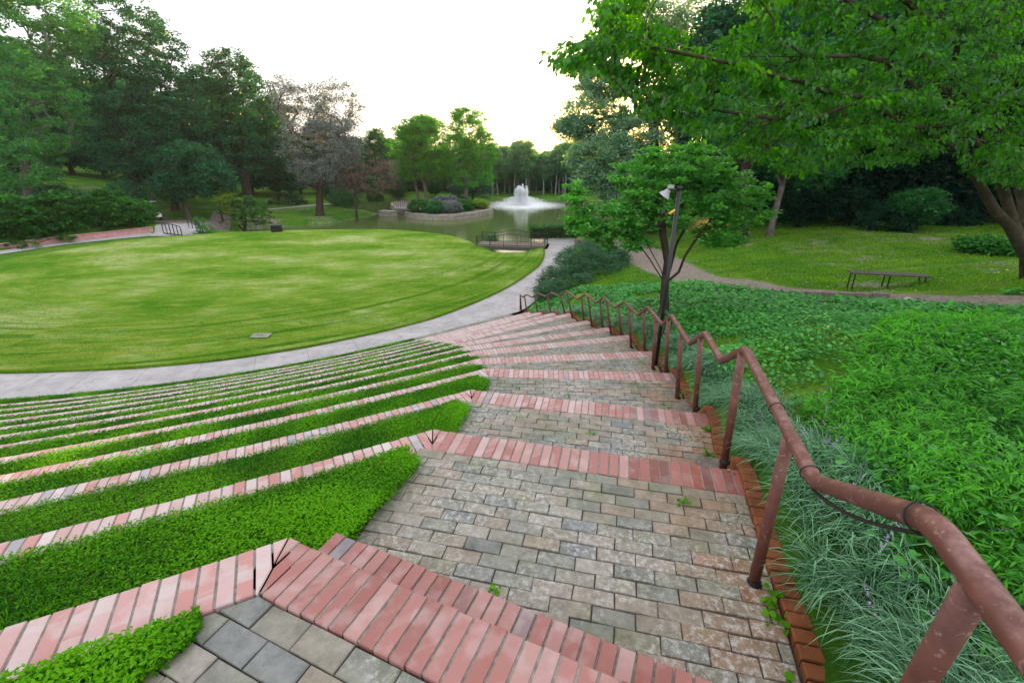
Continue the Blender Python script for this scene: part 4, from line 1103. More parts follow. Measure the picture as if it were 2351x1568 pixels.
def make_tree(name, label, cat, base, trunk, ells, nclust, per, spread, size, leafm, barkm, rbase, group=None, seed=1, tilt=.9, seg=1.0, tmpl=LEAF_Q, flat=.55, droop=0, shell=.5, sag=.12, rtip=.012, extra=None, sides=(9, 5, 3), stems=None):
    """trunk/ells relative to base"""
    rs = np.random.default_rng(seed)
    base = np.array(base, float)
    att = crown_points(ells, nclust, rs, shell)
    if extra is not None: att = np.vstack([att, np.array(extra, float)])
    P, par, tips, dirs = grow(trunk, att, seg, rs, sag, stems=stems)
    t = thing(name, label, cat, tuple(base), group)
    V, Fq, r = branch_mesh(P, par, tips, rbase, rtip, sides=sides)
    o = bpy.data.objects.new('trunk', np_mesh('trunk', V, Fq, smooth=True)); COL.objects.link(o); o.data.materials.append(M[barkm]); o.parent = t
    V, Fq, ti = leaves(att, per, spread, size, leafm, rs, tilt, tmpl, flat, droop)
    o = bpy.data.objects.new('crown', np_mesh('crown', V, Fq, tint=ti)); COL.objects.link(o); o.data.materials.append(M[leafm]); o.parent = t
    return t
def copy_thing(t, loc, rz, sc, label=None):
    c = t.copy(); COL.objects.link(c); c.location = loc; c.rotation_euler = (0, 0, rz); c.scale = (sc[0], sc[0], sc[1]) if not np.isscalar(sc) else (sc, sc, sc)
    if label: c['label'] = label
    for ch in t.children:
        d = ch.copy(); COL.objects.link(d); d.parent = c
    return c
def pxell(px, py, t, rpx, rpy, base, depth=None, w=1.0):
    """ellipsoid of a crown part: its centre on a pixel ray at depth t, radii given in pixels"""
    p = at_t(px, py, t) - base; k = t / F
    return (p[0], p[1], p[2], rpx * k, (depth if depth else rpx * k), rpy * k, w)
def ground_base(px, py, t):
    b = at_t(px, py, t); b[2] = float(H([b[0]], [b[1]])[0]) - .05; return b
def trunk_to(base, p, n=6, bend=.3, rs=rng):
    p = np.array(p, float); pts = [np.zeros(3)]
    for i in range(1, n + 1):
        s = i / n; q = np.array([p[0] * s ** 1.5, p[1] * s ** 1.5, p[2] * s]) + (rs.normal(0, bend * .12, 3) if i < n else 0); pts.append(q)
    return pts

# ---- left side trees (each with its own crown)
b = ground_base(70, 480, 39)
make_tree('shade_tree', 'tall pale green feathery tree at the left edge of the view', 'tree', b, trunk_to(b, at_t(60, 330, 39) - b),
  [pxell(20, 90, 39, 150, 110, b, 4), pxell(60, 230, 38, 110, 120, b, 4), pxell(40, 370, 37, 80, 60, b, 3, .6), pxell(-60, 200, 40, 120, 200, b, 5), pxell(110, 40, 40, 90, 70, b, 4, .8)],
  720, 58, .6, .22, 'leaf_light', 'bark_grey', .32, seed=11, tilt=1.1)
b = ground_base(330, 500, 50)
make_tree('shade_tree', 'largest dark spreading tree on the left with sunlit yellow top', 'tree', b, trunk_to(b, at_t(300, 330, 50) - b),
  [pxell(270, 70, 52, 110, 85, b, 4.5), pxell(330, 160, 51, 120, 100, b, 5), pxell(220, 200, 50, 110, 110, b, 5), pxell(300, 320, 48, 120, 100, b, 5), pxell(180, 130, 52, 70, 80, b, 4, .5), pxell(390, 260, 50, 80, 120, b, 4), pxell(400, 380, 49, 80, 50, b, 3, .5)],
  1300, 62, .72, .26, 'leaf_dark', 'bark_dark', .45, seed=12, tilt=1.0)
b = ground_base(575, 480, 57)
make_tree('shade_tree', 'dark many-stemmed tree between the widest dark tree and the bare grey one', 'tree', b, trunk_to(b, at_t(560, 400, 57) - b, 4),
  [pxell(530, 180, 58, 60, 60, b, 4), pxell(500, 260, 58, 90, 80, b, 5), pxell(580, 260, 58, 75, 80, b, 5), pxell(550, 350, 56, 100, 60, b, 5), pxell(470, 200, 60, 40, 50, b, 3, .4), pxell(620, 330, 58, 45, 70, b, 3, .5), pxell(450, 330, 58, 60, 70, b, 4, .6)],
  980, 62, .72, .26, 'leaf_dark', 'bark_dark', .5, seed=13, tilt=1.0)
b = ground_base(435, 503, 47)
make_tree('shade_tree', 'smaller dark tree with a leaning grey trunk beside the cart track', 'tree', b, trunk_to(b, at_t(415, 440, 46.6) - b, 5),
  [pxell(440, 390, 46, 75, 60, b, 3.0), pxell(400, 430, 45.5, 55, 30, b, 2.5, .5), pxell(490, 410, 46, 50, 45, b, 2.5, .5)], 330, 55, .62, .23, 'leaf_dark', 'bark_grey', .2, seed=14)
b = ground_base(405, 489, 50)
make_tree('shade_tree', 'thick dark straight trunk behind the leaning grey trunk by the cart track', 'tree', b, trunk_to(b, at_t(405, 430, 50) - b, 5, .1),
  [pxell(400, 350, 51, 70, 70, b, 3.5)], 160, 42, .75, .22, 'leaf_deep', 'bark_dark', .33, seed=15)
b = ground_base(735, 496, 54)
make_tree('bare_tree', 'half bare grey-mauve tree with a thick dark trunk on the grassy pond bank', 'tree', b, trunk_to(b, at_t(735, 440, 54) - b, 5, .15),
  [pxell(700, 260, 55, 60, 70, b, 4), pxell(770, 250, 54, 60, 65, b, 4), pxell(730, 340, 53, 90, 65, b, 4.5), pxell(660, 220, 57, 35, 40, b, 3, .4), pxell(780, 330, 53, 50, 60, b, 3.5, .6), pxell(735, 400, 53, 60, 30, b, 3, .5)],
  900, 52, .75, .17, 'leaf_mauve', 'bark_dark', .40, seed=16, tilt=1.2, rtip=.011)
b = ground_base(817, 492, 54)
make_tree('purple_tree', 'small purple-brown tree on a thin dark trunk at the water side', 'tree', b, trunk_to(b, at_t(815, 430, 54) - b, 5, .1),
  [pxell(850, 400, 54, 60, 48, b, 3), pxell(890, 400, 55, 30, 35, b, 2, .3), pxell(800, 420, 54, 40, 28, b, 2.5, .35)], 230, 34, .55, .16, 'leaf_brown', 'bark_dark', .15, seed=17)
b = ground_base(560, 522, 46)
make_tree('spreading_shrub', 'broad maple-like shrub, yellow-green on its left half, beside the far path', 'shrub', b, [np.zeros(3), np.array([0, 0, .4]), np.array([0, 0, .9])],
  [pxell(535, 470, 46, 45, 25, b, 1.8), pxell(575, 480, 46, 45, 30, b, 1.8), pxell(560, 505, 45.5, 50, 15, b, 1.8, .6), pxell(600, 495, 46, 30, 25, b, 1.5, .5)], 190, 42, .34, .15, 'leaf_shrub', 'bark_dark', .14, seed=18, tilt=.5, flat=.35)
b = ground_base(510, 500, 47)
make_tree('spreading_shrub', 'yellowish low branch mass leaning over the path in front of the maple-like shrub', 'shrub', b, [np.zeros(3), np.array([0, 0, .5]), np.array([0, 0, .9])],
  [pxell(525, 465, 45, 32, 22, b, 1.2), pxell(505, 452, 45.5, 20, 12, b, 1.0, .4)], 60, 40, .34, .14, 'leaf_yellow', 'bark_dark', .08, seed=19, tilt=.5, flat=.3)
b = ground_base(468, 540, 38.6)
make_tree('small_bush', 'small bright green bush by the little bridge railing', 'bush', b, [np.zeros(3), np.array([0, 0, .3])],
  [pxell(458, 510, 38.6, 12, 14, b, .5), pxell(472, 527, 38.6, 20, 13, b, .7)], 60, 45, .2, .09, 'leaf_light', 'bark_dark', .04, seed=20)
# ---- island trees
b = ground_base(962, 467, 69)
make_tree('island_tree', 'bright green tree with forked pale trunk, leftmost of the three on the island', 'tree', b, trunk_to(b, at_t(952, 420, 69) - b, 5, .1),
  [pxell(935, 340, 69, 48, 55, b, 3.2), pxell(960, 310, 69, 45, 40, b, 3.2), pxell(935, 390, 69, 40, 25, b, 3, .5)], 420, 60, .66, .24, 'leaf_bright', 'bark_grey', .24, seed=21)
b = ground_base(980, 468, 68)
make_tree('island_tree', 'bright green round tree with a single pale trunk, middle of the three on the island', 'tree', b, trunk_to(b, at_t(974, 420, 68) - b, 5, .1),
  [pxell(985, 330, 68, 55, 60, b, 3.5), pxell(1000, 390, 68, 45, 25, b, 3, .5), pxell(975, 290, 68, 30, 22, b, 2.4, .4)], 440, 60, .66, .24, 'leaf_bright', 'bark_grey', .26, seed=22)
b = ground_base(1070, 467, 67)
make_tree('island_tree', 'tallest bright green tree at the right end of the island, its left side open', 'tree', b, trunk_to(b, at_t(1070, 400, 67) - b, 6, .1),
  [pxell(1075, 300, 67, 50, 48, b, 3.2), pxell(1060, 270, 67, 24, 22, b, 2, .3), pxell(1105, 350, 67, 38, 45, b, 3), pxell(1055, 360, 67, 40, 50, b, 3), pxell(1085, 410, 67, 50, 25, b, 3, .5)], 520, 58, .64, .24, 'leaf_bright', 'bark_grey', .30, seed=23)
b = ground_base(1085, 462, 72)
make_tree('cypress', 'low dark green feathery tree behind the rightmost island tree', 'tree', b, [np.array([0, 0, i * .6]) for i in range(7)],
  [pxell(1085, 425, 72, 50, 28, b, 3), pxell(1110, 440, 72, 28, 20, b, 2, .5), pxell(1060, 440, 72, 40, 18, b, 2.5, .5)], 200, 45, .55, .19, 'leaf_dark', 'bark_dark', .2, seed=24, tilt=.5, flat=.3)
# ---- right middle: silvery oak
b = ground_base(1490, 560, 36)
make_tree('oak_tree', 'huge silvery grey-green oak right of the pond, drooping twigs against the sky', 'tree', b, trunk_to(b, at_t(1500, 220, 37) - b, 10, .4),
  [pxell(1400, 370, 34, 95, 70, b, 3.5, 1.3), pxell(1360, 270, 35, 75, 50, b, 3, .55), pxell(1320, 290, 35, 50, 25, b, 2, .3), pxell(1390, 190, 36, 65, 40, b, 3, .6), pxell(1480, 60, 37, 110, 55, b, 4, .8), pxell(1430, 20, 38, 60, 45, b, 3, .4), pxell(1490, 330, 35, 95, 110, b, 4, 1.3), pxell(1480, 430, 34, 110, 50, b, 4), pxell(1600, 100, 38, 110, 110, b, 4, 1), pxell(1620, 300, 37, 100, 130, b, 4, 1)],
  1900, 64, .62, .2, 'leaf_silver', 'bark_dark', .42, seed=31, tilt=1.2, droop=.25)
# tree with ivy and the leaning one
b = ground_base(1695, 552, 24)
make_tree('ivy_tree', 'reddish trunk wrapped in ivy and dead vines behind the small dogwood', 'tree', b, trunk_to(b, at_t(1715, 380, 24) - b, 8, .2),
  [pxell(1700, 300, 24, 110, 70, b, 2.8), pxell(1700, 450, 24, 40, 20, b, 1.2, .3), pxell(1950, 180, 24, 260, 80, b, 6.5, 3)], 620, 50, .62, .16, 'leaf_mid', 'bark_dark', .34, seed=32)  # last, widest crown part added unseen behind the dogwood canopy to shade the lawn
b2 = ground_base(1690, 560, 23.4)
make_tree('ivy_mound', 'low mound of ivy at the foot of the vine-wrapped trunk', 'ivy', b2, [np.zeros(3), np.array([0, 0, .15])],
  [pxell(1665, 552, 23, 50, 14, b2, .9), pxell(1692, 520, 23.6, 20, 28, b2, .45, .5)], 110, 45, .28, .11, 'leaf_shrub', 'bark_dark', .04, seed=33, tilt=.8)
b = ground_base(1765, 547, 24)
make_tree('leaning_tree', 'slim tree leaning right with a bare grey trunk, right of the vine-wrapped one', 'tree', b, trunk_to(b, at_t(1800, 410, 24) - b, 7, .1),
  [pxell(1800, 360, 24, 80, 45, b, 2.5), pxell(1860, 400, 24, 60, 30, b, 2, .5)], 150, 42, .5, .16, 'leaf_mid', 'bark_grey', .15, seed=34)
# dogwood by the lamp pole
b = np.array([3.45, 9.9, 0.]); b[2] = float(H([b[0]], [b[1]])[0]) - .05
tb = 10.7
Tq = lambda *a: [at_t(x, y, t) - b for x, y, t in a]
make_tree('small_dogwood', 'small vase-shaped dogwood with layered leaves behind the black lamp pole', 'tree', b, [np.zeros(3)] + Tq((1526, 700, 10.6), (1525, 672, 10.6), (1527, 650, 10.6)),
  [pxell(1405, 500, tb, 100, 42, b, 1.0, 1.0), pxell(1480, 410, tb, 95, 45, b, 1.1, 1.0), pxell(1570, 385, tb, 120, 45, b, 1.1, 1.1), pxell(1640, 440, tb, 120, 50, b, 1.1, 1.2), pxell(1540, 480, tb, 160, 50, b, 1.2, 1.5), pxell(1690, 490, tb, 80, 35, b, .9, .8), pxell(1350, 520, tb, 50, 26, b, .7, .5), pxell(1430, 553, tb, 70, 22, b, .8, .5), pxell(1640, 545, tb, 60, 20, b, .8, .35), pxell(1318, 500, tb, 30, 34, b, .5, .22), pxell(1320, 440, tb, 26, 26, b, .5, .2), pxell(1490, 352, tb, 34, 14, b, .5, .2), pxell(1600, 340, tb, 44, 12, b, .5, .2), pxell(1735, 455, tb, 34, 18, b, .5, .2)],
  760, 54, .17, .088, 'leaf_small_tree', 'bark_dark', .095, seed=41, tilt=.7, seg=.4, tmpl=LEAF_Q, flat=.3, shell=.3, sag=-.04, rtip=.004,
  stems=[Tq((1512, 628, 10.6), (1492, 596, 10.5), (1475, 572, 10.4), (1439, 549, 10.3), (1385, 530, 10.2)), Tq((1518, 620, 10.7), (1489, 566, 10.8), (1455, 509, 10.9), (1430, 470, 11)),
         Tq((1540, 640, 10.6), (1558, 625, 10.5), (1572, 589, 10.4), (1598, 549, 10.3), (1638, 496, 10.2), (1684, 463, 10.1)), Tq((1540, 612, 10.7), (1553, 560, 10.9), (1575, 520, 11.1), (1590, 460, 11.3)), Tq((1532, 600, 10.6), (1522, 540, 10.4), (1515, 480, 10.2))])

# ---- big overhanging tree on the right, limbs traced
def big_tree():
    rs = np.random.default_rng(51)
    b = at_t(2375, 640, 11.2); b[2] = float(H([b[0]], [b[1]])[0]) - .1
    nodes, par = [], []
    def chain(pts, parent):
        ids = []
        for i, q in enumerate(pts):
            nodes.append(np.array(q, float) - b); par.append(parent if i == 0 else len(nodes) - 2); ids.append(len(nodes) - 1)
        return ids
    T = lambda *a: [at_t(x, y, t) for x, y, t in a]
    root = chain([b, *T((2362, 590, 11.1), (2345, 565, 11.0))], -1)
    s1 = chain(T((2318, 520, 10.9), (2283, 483, 10.7), (2262, 445, 10.5), (2245, 413, 10.3), (2230, 375, 10.1)), root[-1])
    l1 = chain(T((2205, 345, 9.9), (2177, 331, 9.7), (2140, 310, 9.4), (2113, 293, 9.2), (2063, 284, 8.9), (2013, 243, 8.6), (1972, 222, 8.3), (1905, 212, 8.0), (1835, 187, 7.7), (1770, 172, 7.4), (1700, 150, 7.0), (1600, 130, 6.7), (1500, 110, 6.5)), s1[-1])
    l1b = chain(T((1950, 240, 8.2), (1880, 270, 8), (1800, 275, 7.9), (1700, 262, 7.7), (1620, 250, 7.5)), l1[5])
    l2 = chain(T((2210, 340, 9.9), (2195, 311, 9.8), (2172, 267, 9.6), (2150, 230, 9.3), (2113, 222, 9.0), (2080, 180, 8.8), (2032, 141, 8.4), (1972, 129, 8.1), (1850, 130, 7.6), (1704, 131, 7.2)), s1[-1])
    s2 = chain(T((2330, 520, 11.0), (2312, 463, 10.9), (2300, 425, 10.8), (2283, 396, 10.7), (2255, 350, 10.5), (2225, 305, 10.2), (2200, 270, 10.0), (2175, 225, 9.7), (2130, 150, 9.3), (2093, 96, 9.0), (2030, 50, 8.6), (1941, 0, 8.2), (1860, -50, 8.0)), root[-1])
    s3 = chain(T((2351, 480, 11.2), (2336, 396, 11.2), (2303, 331, 11.0), (2290, 280, 10.8), (2283, 237, 10.5), (2245, 226, 10.2), (2210, 214, 10.0), (2150, 140, 9.6)), root[-1])
    s4 = chain(T((2290, 180, 10.6), (2275, 100, 10.4), (2300, 20, 10.2)), s3[4])
    s5 = chain(T((2200, 100, 9.0), (2100, 20, 8.5), (2000, -60, 8.2)), s2[7])
    # leaf sprays
    poly = [(1262, 128), (1300, 98), (1345, 85), (1372, 40), (1400, -40), (1600, -160), (2000, -260), (2500, -260), (2560, 100), (2540, 420), (2351, 430), (2250, 400), (2180, 330), (2100, 372), (1980, 382), (1900, 372), (1830, 400), (1770, 380), (1700, 372), (1650, 330), (1600, 318), (1540, 275), (1480, 262), (1440, 215), (1380, 182), (1330, 160), (1290, 150)]
    att = []
    while len(att) < 1500:
        x, y = rs.uniform(1250, 2560), rs.uniform(-260, 440)
        if sdist(poly, np.array([x]), np.array([y]))[0] > 0: continue
        # hole in the canopy where the oak shows through
        if sdist([(1470, -60), (1700, -60), (1705, 60), (1640, 95), (1560, 75), (1500, 30)], np.array([x]), np.array([y]))[0] < 0: continue
        f = (x - 1260) / 1100
        t = rs.uniform(6.3 + 1.6 * f, 7.8 + 4.0 * f)
        if y > 330: t = rs.uniform(8.2, 10.5)
        att.append(at_t(x, y, t) - b)
    # sprays reaching out at the tip
    for x, y, t in [(1262, 128, 6.3), (1275, 140, 6.3), (1290, 110, 6.35), (1305, 128, 6.3), (1318, 100, 6.3), (1335, 130, 6.3), (1345, 118, 6.35), (1360, 100, 6.3), (1360, 160, 6.2), (1375, 60, 6.3), (1385, 20, 6.3), (1400, 5, 6.3)]:
        att.append(at_t(x, y, t) - b)
    att = np.array(att); nb = len(nodes)
    # grow sprays from limbs
    P = np.zeros((nb + len(att) * 9 + 10, 3)); P[:nb] = nodes; D = np.zeros_like(P)
    for i in range(nb): D[i] = unit(P[i] - P[par[i]]) if par[i] >= 0 else np.array([0, 0, 1])
    n = nb; lo = len(root) + 5; tips = []
    order = np.argsort([np.min(np.linalg.norm(P[lo:nb] - a, axis=1)) for a in att])
    for a in att[order]:
        v = a - P[lo:n]; d = np.linalg.norm(v, axis=1) + 1e-6; al = (v * D[lo:n]).sum(1) / d
        j = int(np.argmin(d * (1 + .3 * (1 - al)))) + lo; dist = np.linalg.norm(a - P[j]); m = max(1, min(8, int(round(dist / .35)))); s0 = P[j].copy()
        ctrl = s0 + D[j] * dist * .4 + np.array([0, 0, .05 * dist]); prev = j
        for q in range(1, m + 1):
            t = q / m; p = (1 - t) ** 2 * s0 + 2 * t * (1 - t) * ctrl + t * t * a
            P[n] = p; par.append(prev); D[n] = unit(p - P[prev] + 1e-6); prev = n; n += 1
        tips.append(prev)
    P = P[:n]; D = D[:n]
    cap = np.full(nb, .2); dr = np.linalg.norm(np.array(nodes), axis=1); cap = np.interp(dr, [0, 1.5, 4, 7, 10, 13], [.17, .115, .075, .05, .03, .018])
    V, Fq, r = branch_mesh(P, np.array(par), tips, .20, .0045, power=1.9, sides=(14, 7, 4), cap=cap)
    t = thing('dogwood_tree', 'large multi-stemmed dogwood leaning in from the right edge, its leafy limbs overhanging the view', 'tree', tuple(b))
    o = link('trunk', np_mesh('trunk', V, Fq, smooth=True), 'bark_lichen'); o.parent = t
    # leaves on the last stretch of every spray, hanging, in flat layers
    tp = P[tips]; td = D[tips]; per = 34; k = len(tp)
    back = rs.uniform(0, 1, (k, per)) ** 1.1 * .42; side = rs.normal(0, .13, (k, per)); fw = -back + .05
    c = np.repeat(tp, per, 0); d2 = np.repeat(td, per, 0); d2[:, 2] *= .4; d2 /= np.linalg.norm(d2, axis=1)[:, None]
    sd = np.cross(d2, [0, 0, 1.0]); sd /= np.linalg.norm(sd, axis=1)[:, None]
    pos = c + d2 * fw.reshape(-1, 1) + sd * side.reshape(-1, 1); pos[:, 2] += rs.normal(0, .035, len(pos)) - .25 * np.abs(side.reshape(-1)) ** 1.2
    # orientation : outward along spray + sideways, drooping
    ax = d2 * .7 + sd * np.sign(side.reshape(-1, 1)) * rs.uniform(.2, 1.0, (len(pos), 1)) + rs.normal(0, .35, (len(pos), 3)); ax[:, 2] -= rs.uniform(.2, 1.7, len(pos))
    ax /= np.linalg.norm(ax, axis=1)[:, None]
    upv = np.array([0, 0, 1.0]) + rs.normal(0, .45, (len(pos), 3)); nz = upv - ax * (upv * ax).sum(1)[:, None]; nz /= np.linalg.norm(nz, axis=1)[:, None]
    R = np.stack([ax, np.cross(nz, ax), nz], 2)
    ct = np.repeat(rs.uniform(0, 1, k), per); tint = np.clip(.45 * ct + .55 * rs.uniform(0, 1, len(pos)), 0, 1)
    V, Fq, ti = scatter(LEAF_F, pos, R, rs.uniform(.055, .125, len(pos)), tint)
    o = link('crown', np_mesh('crown', V, Fq, tint=ti, smooth=True), 'leaf_dogwood'); o.parent = t
    for ch in t.children: ch.location = (0, 0, 0)
big_tree()

# ---- woods on the right and behind (unique kinds copied)
rs = np.random.default_rng(77)
def proto_tree(kind, h, cr, leafm, seed, nclust=260, per=40, spread=.8, size=.26, low=.35, barkm='bark_dark', rb=.22):
    ells = [(0, 0, h * (low + (1 - low) * .5), cr, cr, h * (1 - low) * .5, 1), (cr * .3, -cr * .2, h * (low + .15), cr * .9, cr * .9, h * .18, .5), (-cr * .3, cr * .2, h * .8, cr * .6, cr * .6, h * .2, .4)]
    return make_tree(kind, 'x', 'tree', (0, 0, -200), [np.array([.1 * math.sin(i), .1 * math.cos(i * 1.3), i * h * .75 / 8]) for i in range(9)], ells, nclust, per, spread, size, leafm, barkm, rb, seed=seed)
pr_dark = proto_tree('woodland_tree', 9.5, 3.4, 'leaf_deep', 61, 460, 60, .85, .28, .06)
pr_dark2 = proto_tree('woodland_tree', 13, 3.6, 'leaf_dark', 62, 600, 60, .8, .30, .10)
pr_mid = proto_tree('woodland_tree', 15, 3.8, 'leaf_mid', 63, 560, 60, .8, .32, .10)
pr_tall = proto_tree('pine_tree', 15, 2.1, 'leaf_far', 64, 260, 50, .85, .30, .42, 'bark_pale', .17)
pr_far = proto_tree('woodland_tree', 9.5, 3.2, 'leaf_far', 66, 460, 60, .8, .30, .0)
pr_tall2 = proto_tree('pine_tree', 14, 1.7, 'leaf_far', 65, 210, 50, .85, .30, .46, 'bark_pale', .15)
used = set()
def place(proto, px, py, t, label, group, sc=1.0, z=None, hs=None, rz=None):
    p = at_t(px, py, t); g = float(H([p[0]], [p[1]])[0]) - .1 if z is None else z
    s = (sc, hs if hs else sc)
    if proto.name not in used:
        used.add(proto.name); proto.location = (p[0], p[1], g); proto.scale = (s[0], s[0], s[1]); proto.rotation_euler = (0, 0, rz or 0); c = proto
        c['label'] = label
    else: c = copy_thing(proto, (p[0], p[1], g), rs.uniform(0, 6.28) if rz is None else rz, s, label)
    c['group'] = group; c['category'] = 'tree'
    return c
G1 = 'dark trees of the wood behind the right lawn'
for px, t, sc in [(1640, 36, 1.1), (1750, 33, 1.0), (1840, 31, 1.05), (1930, 30, 1.0), (2010, 31, .95), (2090, 30, 1.0), (2180, 31, 1.0), (2260, 28, .95), (2340, 27, 1.0), (2430, 24, 1.0), (2540, 21, 1.0), (1890, 37, 1.3), (2050, 38, 1.3), (2220, 37, 1.3), (2400, 33, 1.3), (1700, 44, 1.4), (1800, 45, 1.4), (1960, 46, 1.5), (2150, 46, 1.5), (2330, 42, 1.5), (2520, 32, 1.4), (2700, 25, 1.3)]:
    place(pr_dark if t < 34 else pr_dark2, px, 500, t, 'dark leafy tree of the shaded wood behind the bench lawn', G1, sc * rs.uniform(.95, 1.08))
G2 = 'dark trees of the wood on the left hill'
for px, t, sc in [(-120, 52, 1.1), (-40, 60, 1.1), (40, 62, .9), (110, 66, 1.0), (180, 70, 1.1), (250, 72, 1.1), (330, 70, 1.1), (420, 70, 1.1), (500, 74, 1.1), (580, 74, 1.0), (640, 70, .85), (690, 76, .8), (750, 80, .9), (800, 76, .75), (-200, 45, 1.0), (-80, 75, 1.4), (30, 80, 1.4), (150, 85, 1.4), (380, 85, 1.3), (520, 88, 1.2), (640, 90, 1.1)]:
    place(pr_dark2 if t > 64 else pr_dark, px, 440, t, 'dark tree in the deep shade of the wooded left hill', G2, sc * rs.uniform(.9, 1.1))
G3 = 'green trees behind the island'
for px, t, sc in [(835, 84, .62), (870, 86, .72), (905, 84, .6), (940, 88, .66), (985, 90, .66), (1030, 88, .6), (1075, 92, .62), (1110, 90, .6), (860, 76, .36), (1000, 80, .34), (1050, 80, .32), (915, 80, .38)]:
    place(pr_mid, px, 450, t, 'mid green tree filling the background behind the island', G3, sc * rs.uniform(.95, 1.05))
G4 = 'slim pale-trunked trees across the pond'
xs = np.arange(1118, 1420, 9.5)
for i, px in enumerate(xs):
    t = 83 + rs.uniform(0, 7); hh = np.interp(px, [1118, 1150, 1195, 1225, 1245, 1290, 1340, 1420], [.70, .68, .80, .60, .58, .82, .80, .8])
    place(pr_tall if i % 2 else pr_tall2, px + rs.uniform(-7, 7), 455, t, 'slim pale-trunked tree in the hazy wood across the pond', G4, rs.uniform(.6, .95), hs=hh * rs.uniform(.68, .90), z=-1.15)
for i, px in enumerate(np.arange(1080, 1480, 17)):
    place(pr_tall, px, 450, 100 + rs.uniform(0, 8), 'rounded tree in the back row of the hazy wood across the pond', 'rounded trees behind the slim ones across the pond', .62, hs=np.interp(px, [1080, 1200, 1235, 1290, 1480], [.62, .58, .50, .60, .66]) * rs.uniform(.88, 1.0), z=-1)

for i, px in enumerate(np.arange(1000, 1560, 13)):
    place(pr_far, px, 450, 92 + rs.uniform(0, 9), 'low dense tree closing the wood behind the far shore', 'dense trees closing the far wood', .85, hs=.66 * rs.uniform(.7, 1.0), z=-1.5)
for i, px in enumerate(np.arange(-150, 1080, 30)):
    place(pr_dark, px + rs.uniform(-8, 8), 440, 88 + rs.uniform(0, 14), 'low dense tree closing the wood behind the left hill', 'dense trees closing the left wood', 1.15, hs=(1.25 if px < 650 else .8) * rs.uniform(.85, 1.0))
# ---- shrubs
def shrub(name, label, base_px, ells, nclust, per, spread, size, mat, seed, tilt=.8, tmpl=LEAF_Q, flat=.6, rb=.05, group=None):
    b = ground_base(*base_px)
    return make_tree(name, label, 'shrub', b, [np.zeros(3), np.array([0, 0, .15]), np.array([0, 0, .3])], [pxell(*e[:5], b, e[5] if len(e) > 5 else None, e[6] if len(e) > 6 else 1) for e in ells], nclust, per, spread, size, mat, 'bark_dark', rb, seed=seed, tilt=tilt, tmpl=tmpl, flat=flat, group=group, seg=.5, rtip=.008)
# rhododendron bank above the left wall
GS = 'shrubs massed above the long brick wall'
LBL = ['leafy shrub at the left frame edge spilling over the brick wall', 'leafy shrub second from the left above the brick wall', 'leafy shrub third from the left above the brick wall', 'leafy shrub at the middle of the brick wall', 'leafy shrub right of the middle of the brick wall', 'leafy shrub near the right end of the brick wall', 'rounded leafy shrub at the right end of the brick wall beside the golf cart']
for i, (px, py, t, rx, ry) in enumerate([(10, 505, 33.0, 62, 62), (75, 512, 34.2, 46, 48), (130, 496, 35.4, 42, 56), (185, 504, 36.6, 38, 42), (240, 488, 37.6, 38, 50), (290, 492, 38.6, 34, 36), (312, 494, 39.6, 20, 31)]):
    shrub('leafy_shrub', LBL[i], (px, py + ry, t), [(px, py, t, rx, ry, 1.8), (px + 15, py - ry * .4, t + 1.5, rx * .8, ry * .6, 1.8, .5)], 240, 46, .36, .24, 'leaf_shrub', 100 + i, tilt=.55, flat=.45, group=GS)
GB = 'dark bushes behind the wall shrubs'
for i, (px, py, t, rx, ry, lb) in enumerate([(30, 440, 40, 70, 42, 'dark bluish bush behind the shrubs at the left frame edge'), (130, 455, 41, 55, 30, 'dark bluish bush low on the left hill slope'), (230, 468, 42, 50, 24, 'dark bluish bush spreading over the middle of the left slope'), (290, 455, 43, 35, 35, 'dark bluish bush under the largest dark tree')]):
    shrub('hill_bush', lb, (px, py + ry, t), [(px, py, t, rx, ry, 2.2)], 130, 42, .5, .18, 'leaf_dark', 120 + i, group=GB)
shrub('ivy_patch', 'ivy trailing over the top of the brick wall near the left edge', (60, 558, 33), [(30, 562, 32.6, 60, 8, .5), (150, 545, 34.6, 25, 8, .4, .3)], 70, 40, .22, .12, 'leaf_shrub', 125, flat=.5)
# juniper
shrub('juniper_bush', 'large dark feathery juniper sprawling between the path and the slope', (1340, 640, 24.5), [(1300, 640, 22.5, 62, 26, 1.6), (1370, 615, 24, 66, 38, 1.8), (1330, 600, 25, 60, 30, 1.6), (1400, 590, 26, 45, 28, 1.6), (1260, 670, 20.8, 30, 18, .9, .5), (1350, 580, 27, 55, 25, 1.5)], 760, 60, .27, .16, 'leaf_juniper', 131, tilt=1.3, tmpl=NEEDLE, flat=.8)
# clipped hedge
def hedge():
    rs = np.random.default_rng(5); a, c_ = (1.35, 36.7), (5.4, 37.3); n = 9000
    u = rs.uniform(0, 1, n); x = a[0] + (c_[0] - a[0]) * u; y = a[1] + (c_[1] - a[1]) * u + rs.uniform(-.6, .6, n); z = rs.uniform(.0, 1.05, n) ** .8
    P = np.stack([x, y, z + .03 * np.sin(x * 5)], 1)
    V, Fq, ti = scatter(LEAF_Q, P, rand_rot(n, .9, rs), rs.uniform(.07, .14, n), rs.uniform(0, 1, n))
    t = thing('hedge', 'clipped dark green hedge at the pond end of the path', 'hedge', (3.4, 37, 0)); link('foliage', np_mesh('foliage', V, Fq, tint=ti), 'leaf_shrub', t)
    mb = MB(); mb.box((3.4, 37, .45), (3.8, .8, .8), .15); mb.build('stems', 'bark_dark', t)
hedge()
shrub('small_bush', 'little bright bush seen through the arched bridge railing', (1130, 553, 37), [(1130, 548, 37, 13, 9, .5)], 30, 45, .16, .08, 'leaf_light', 133)
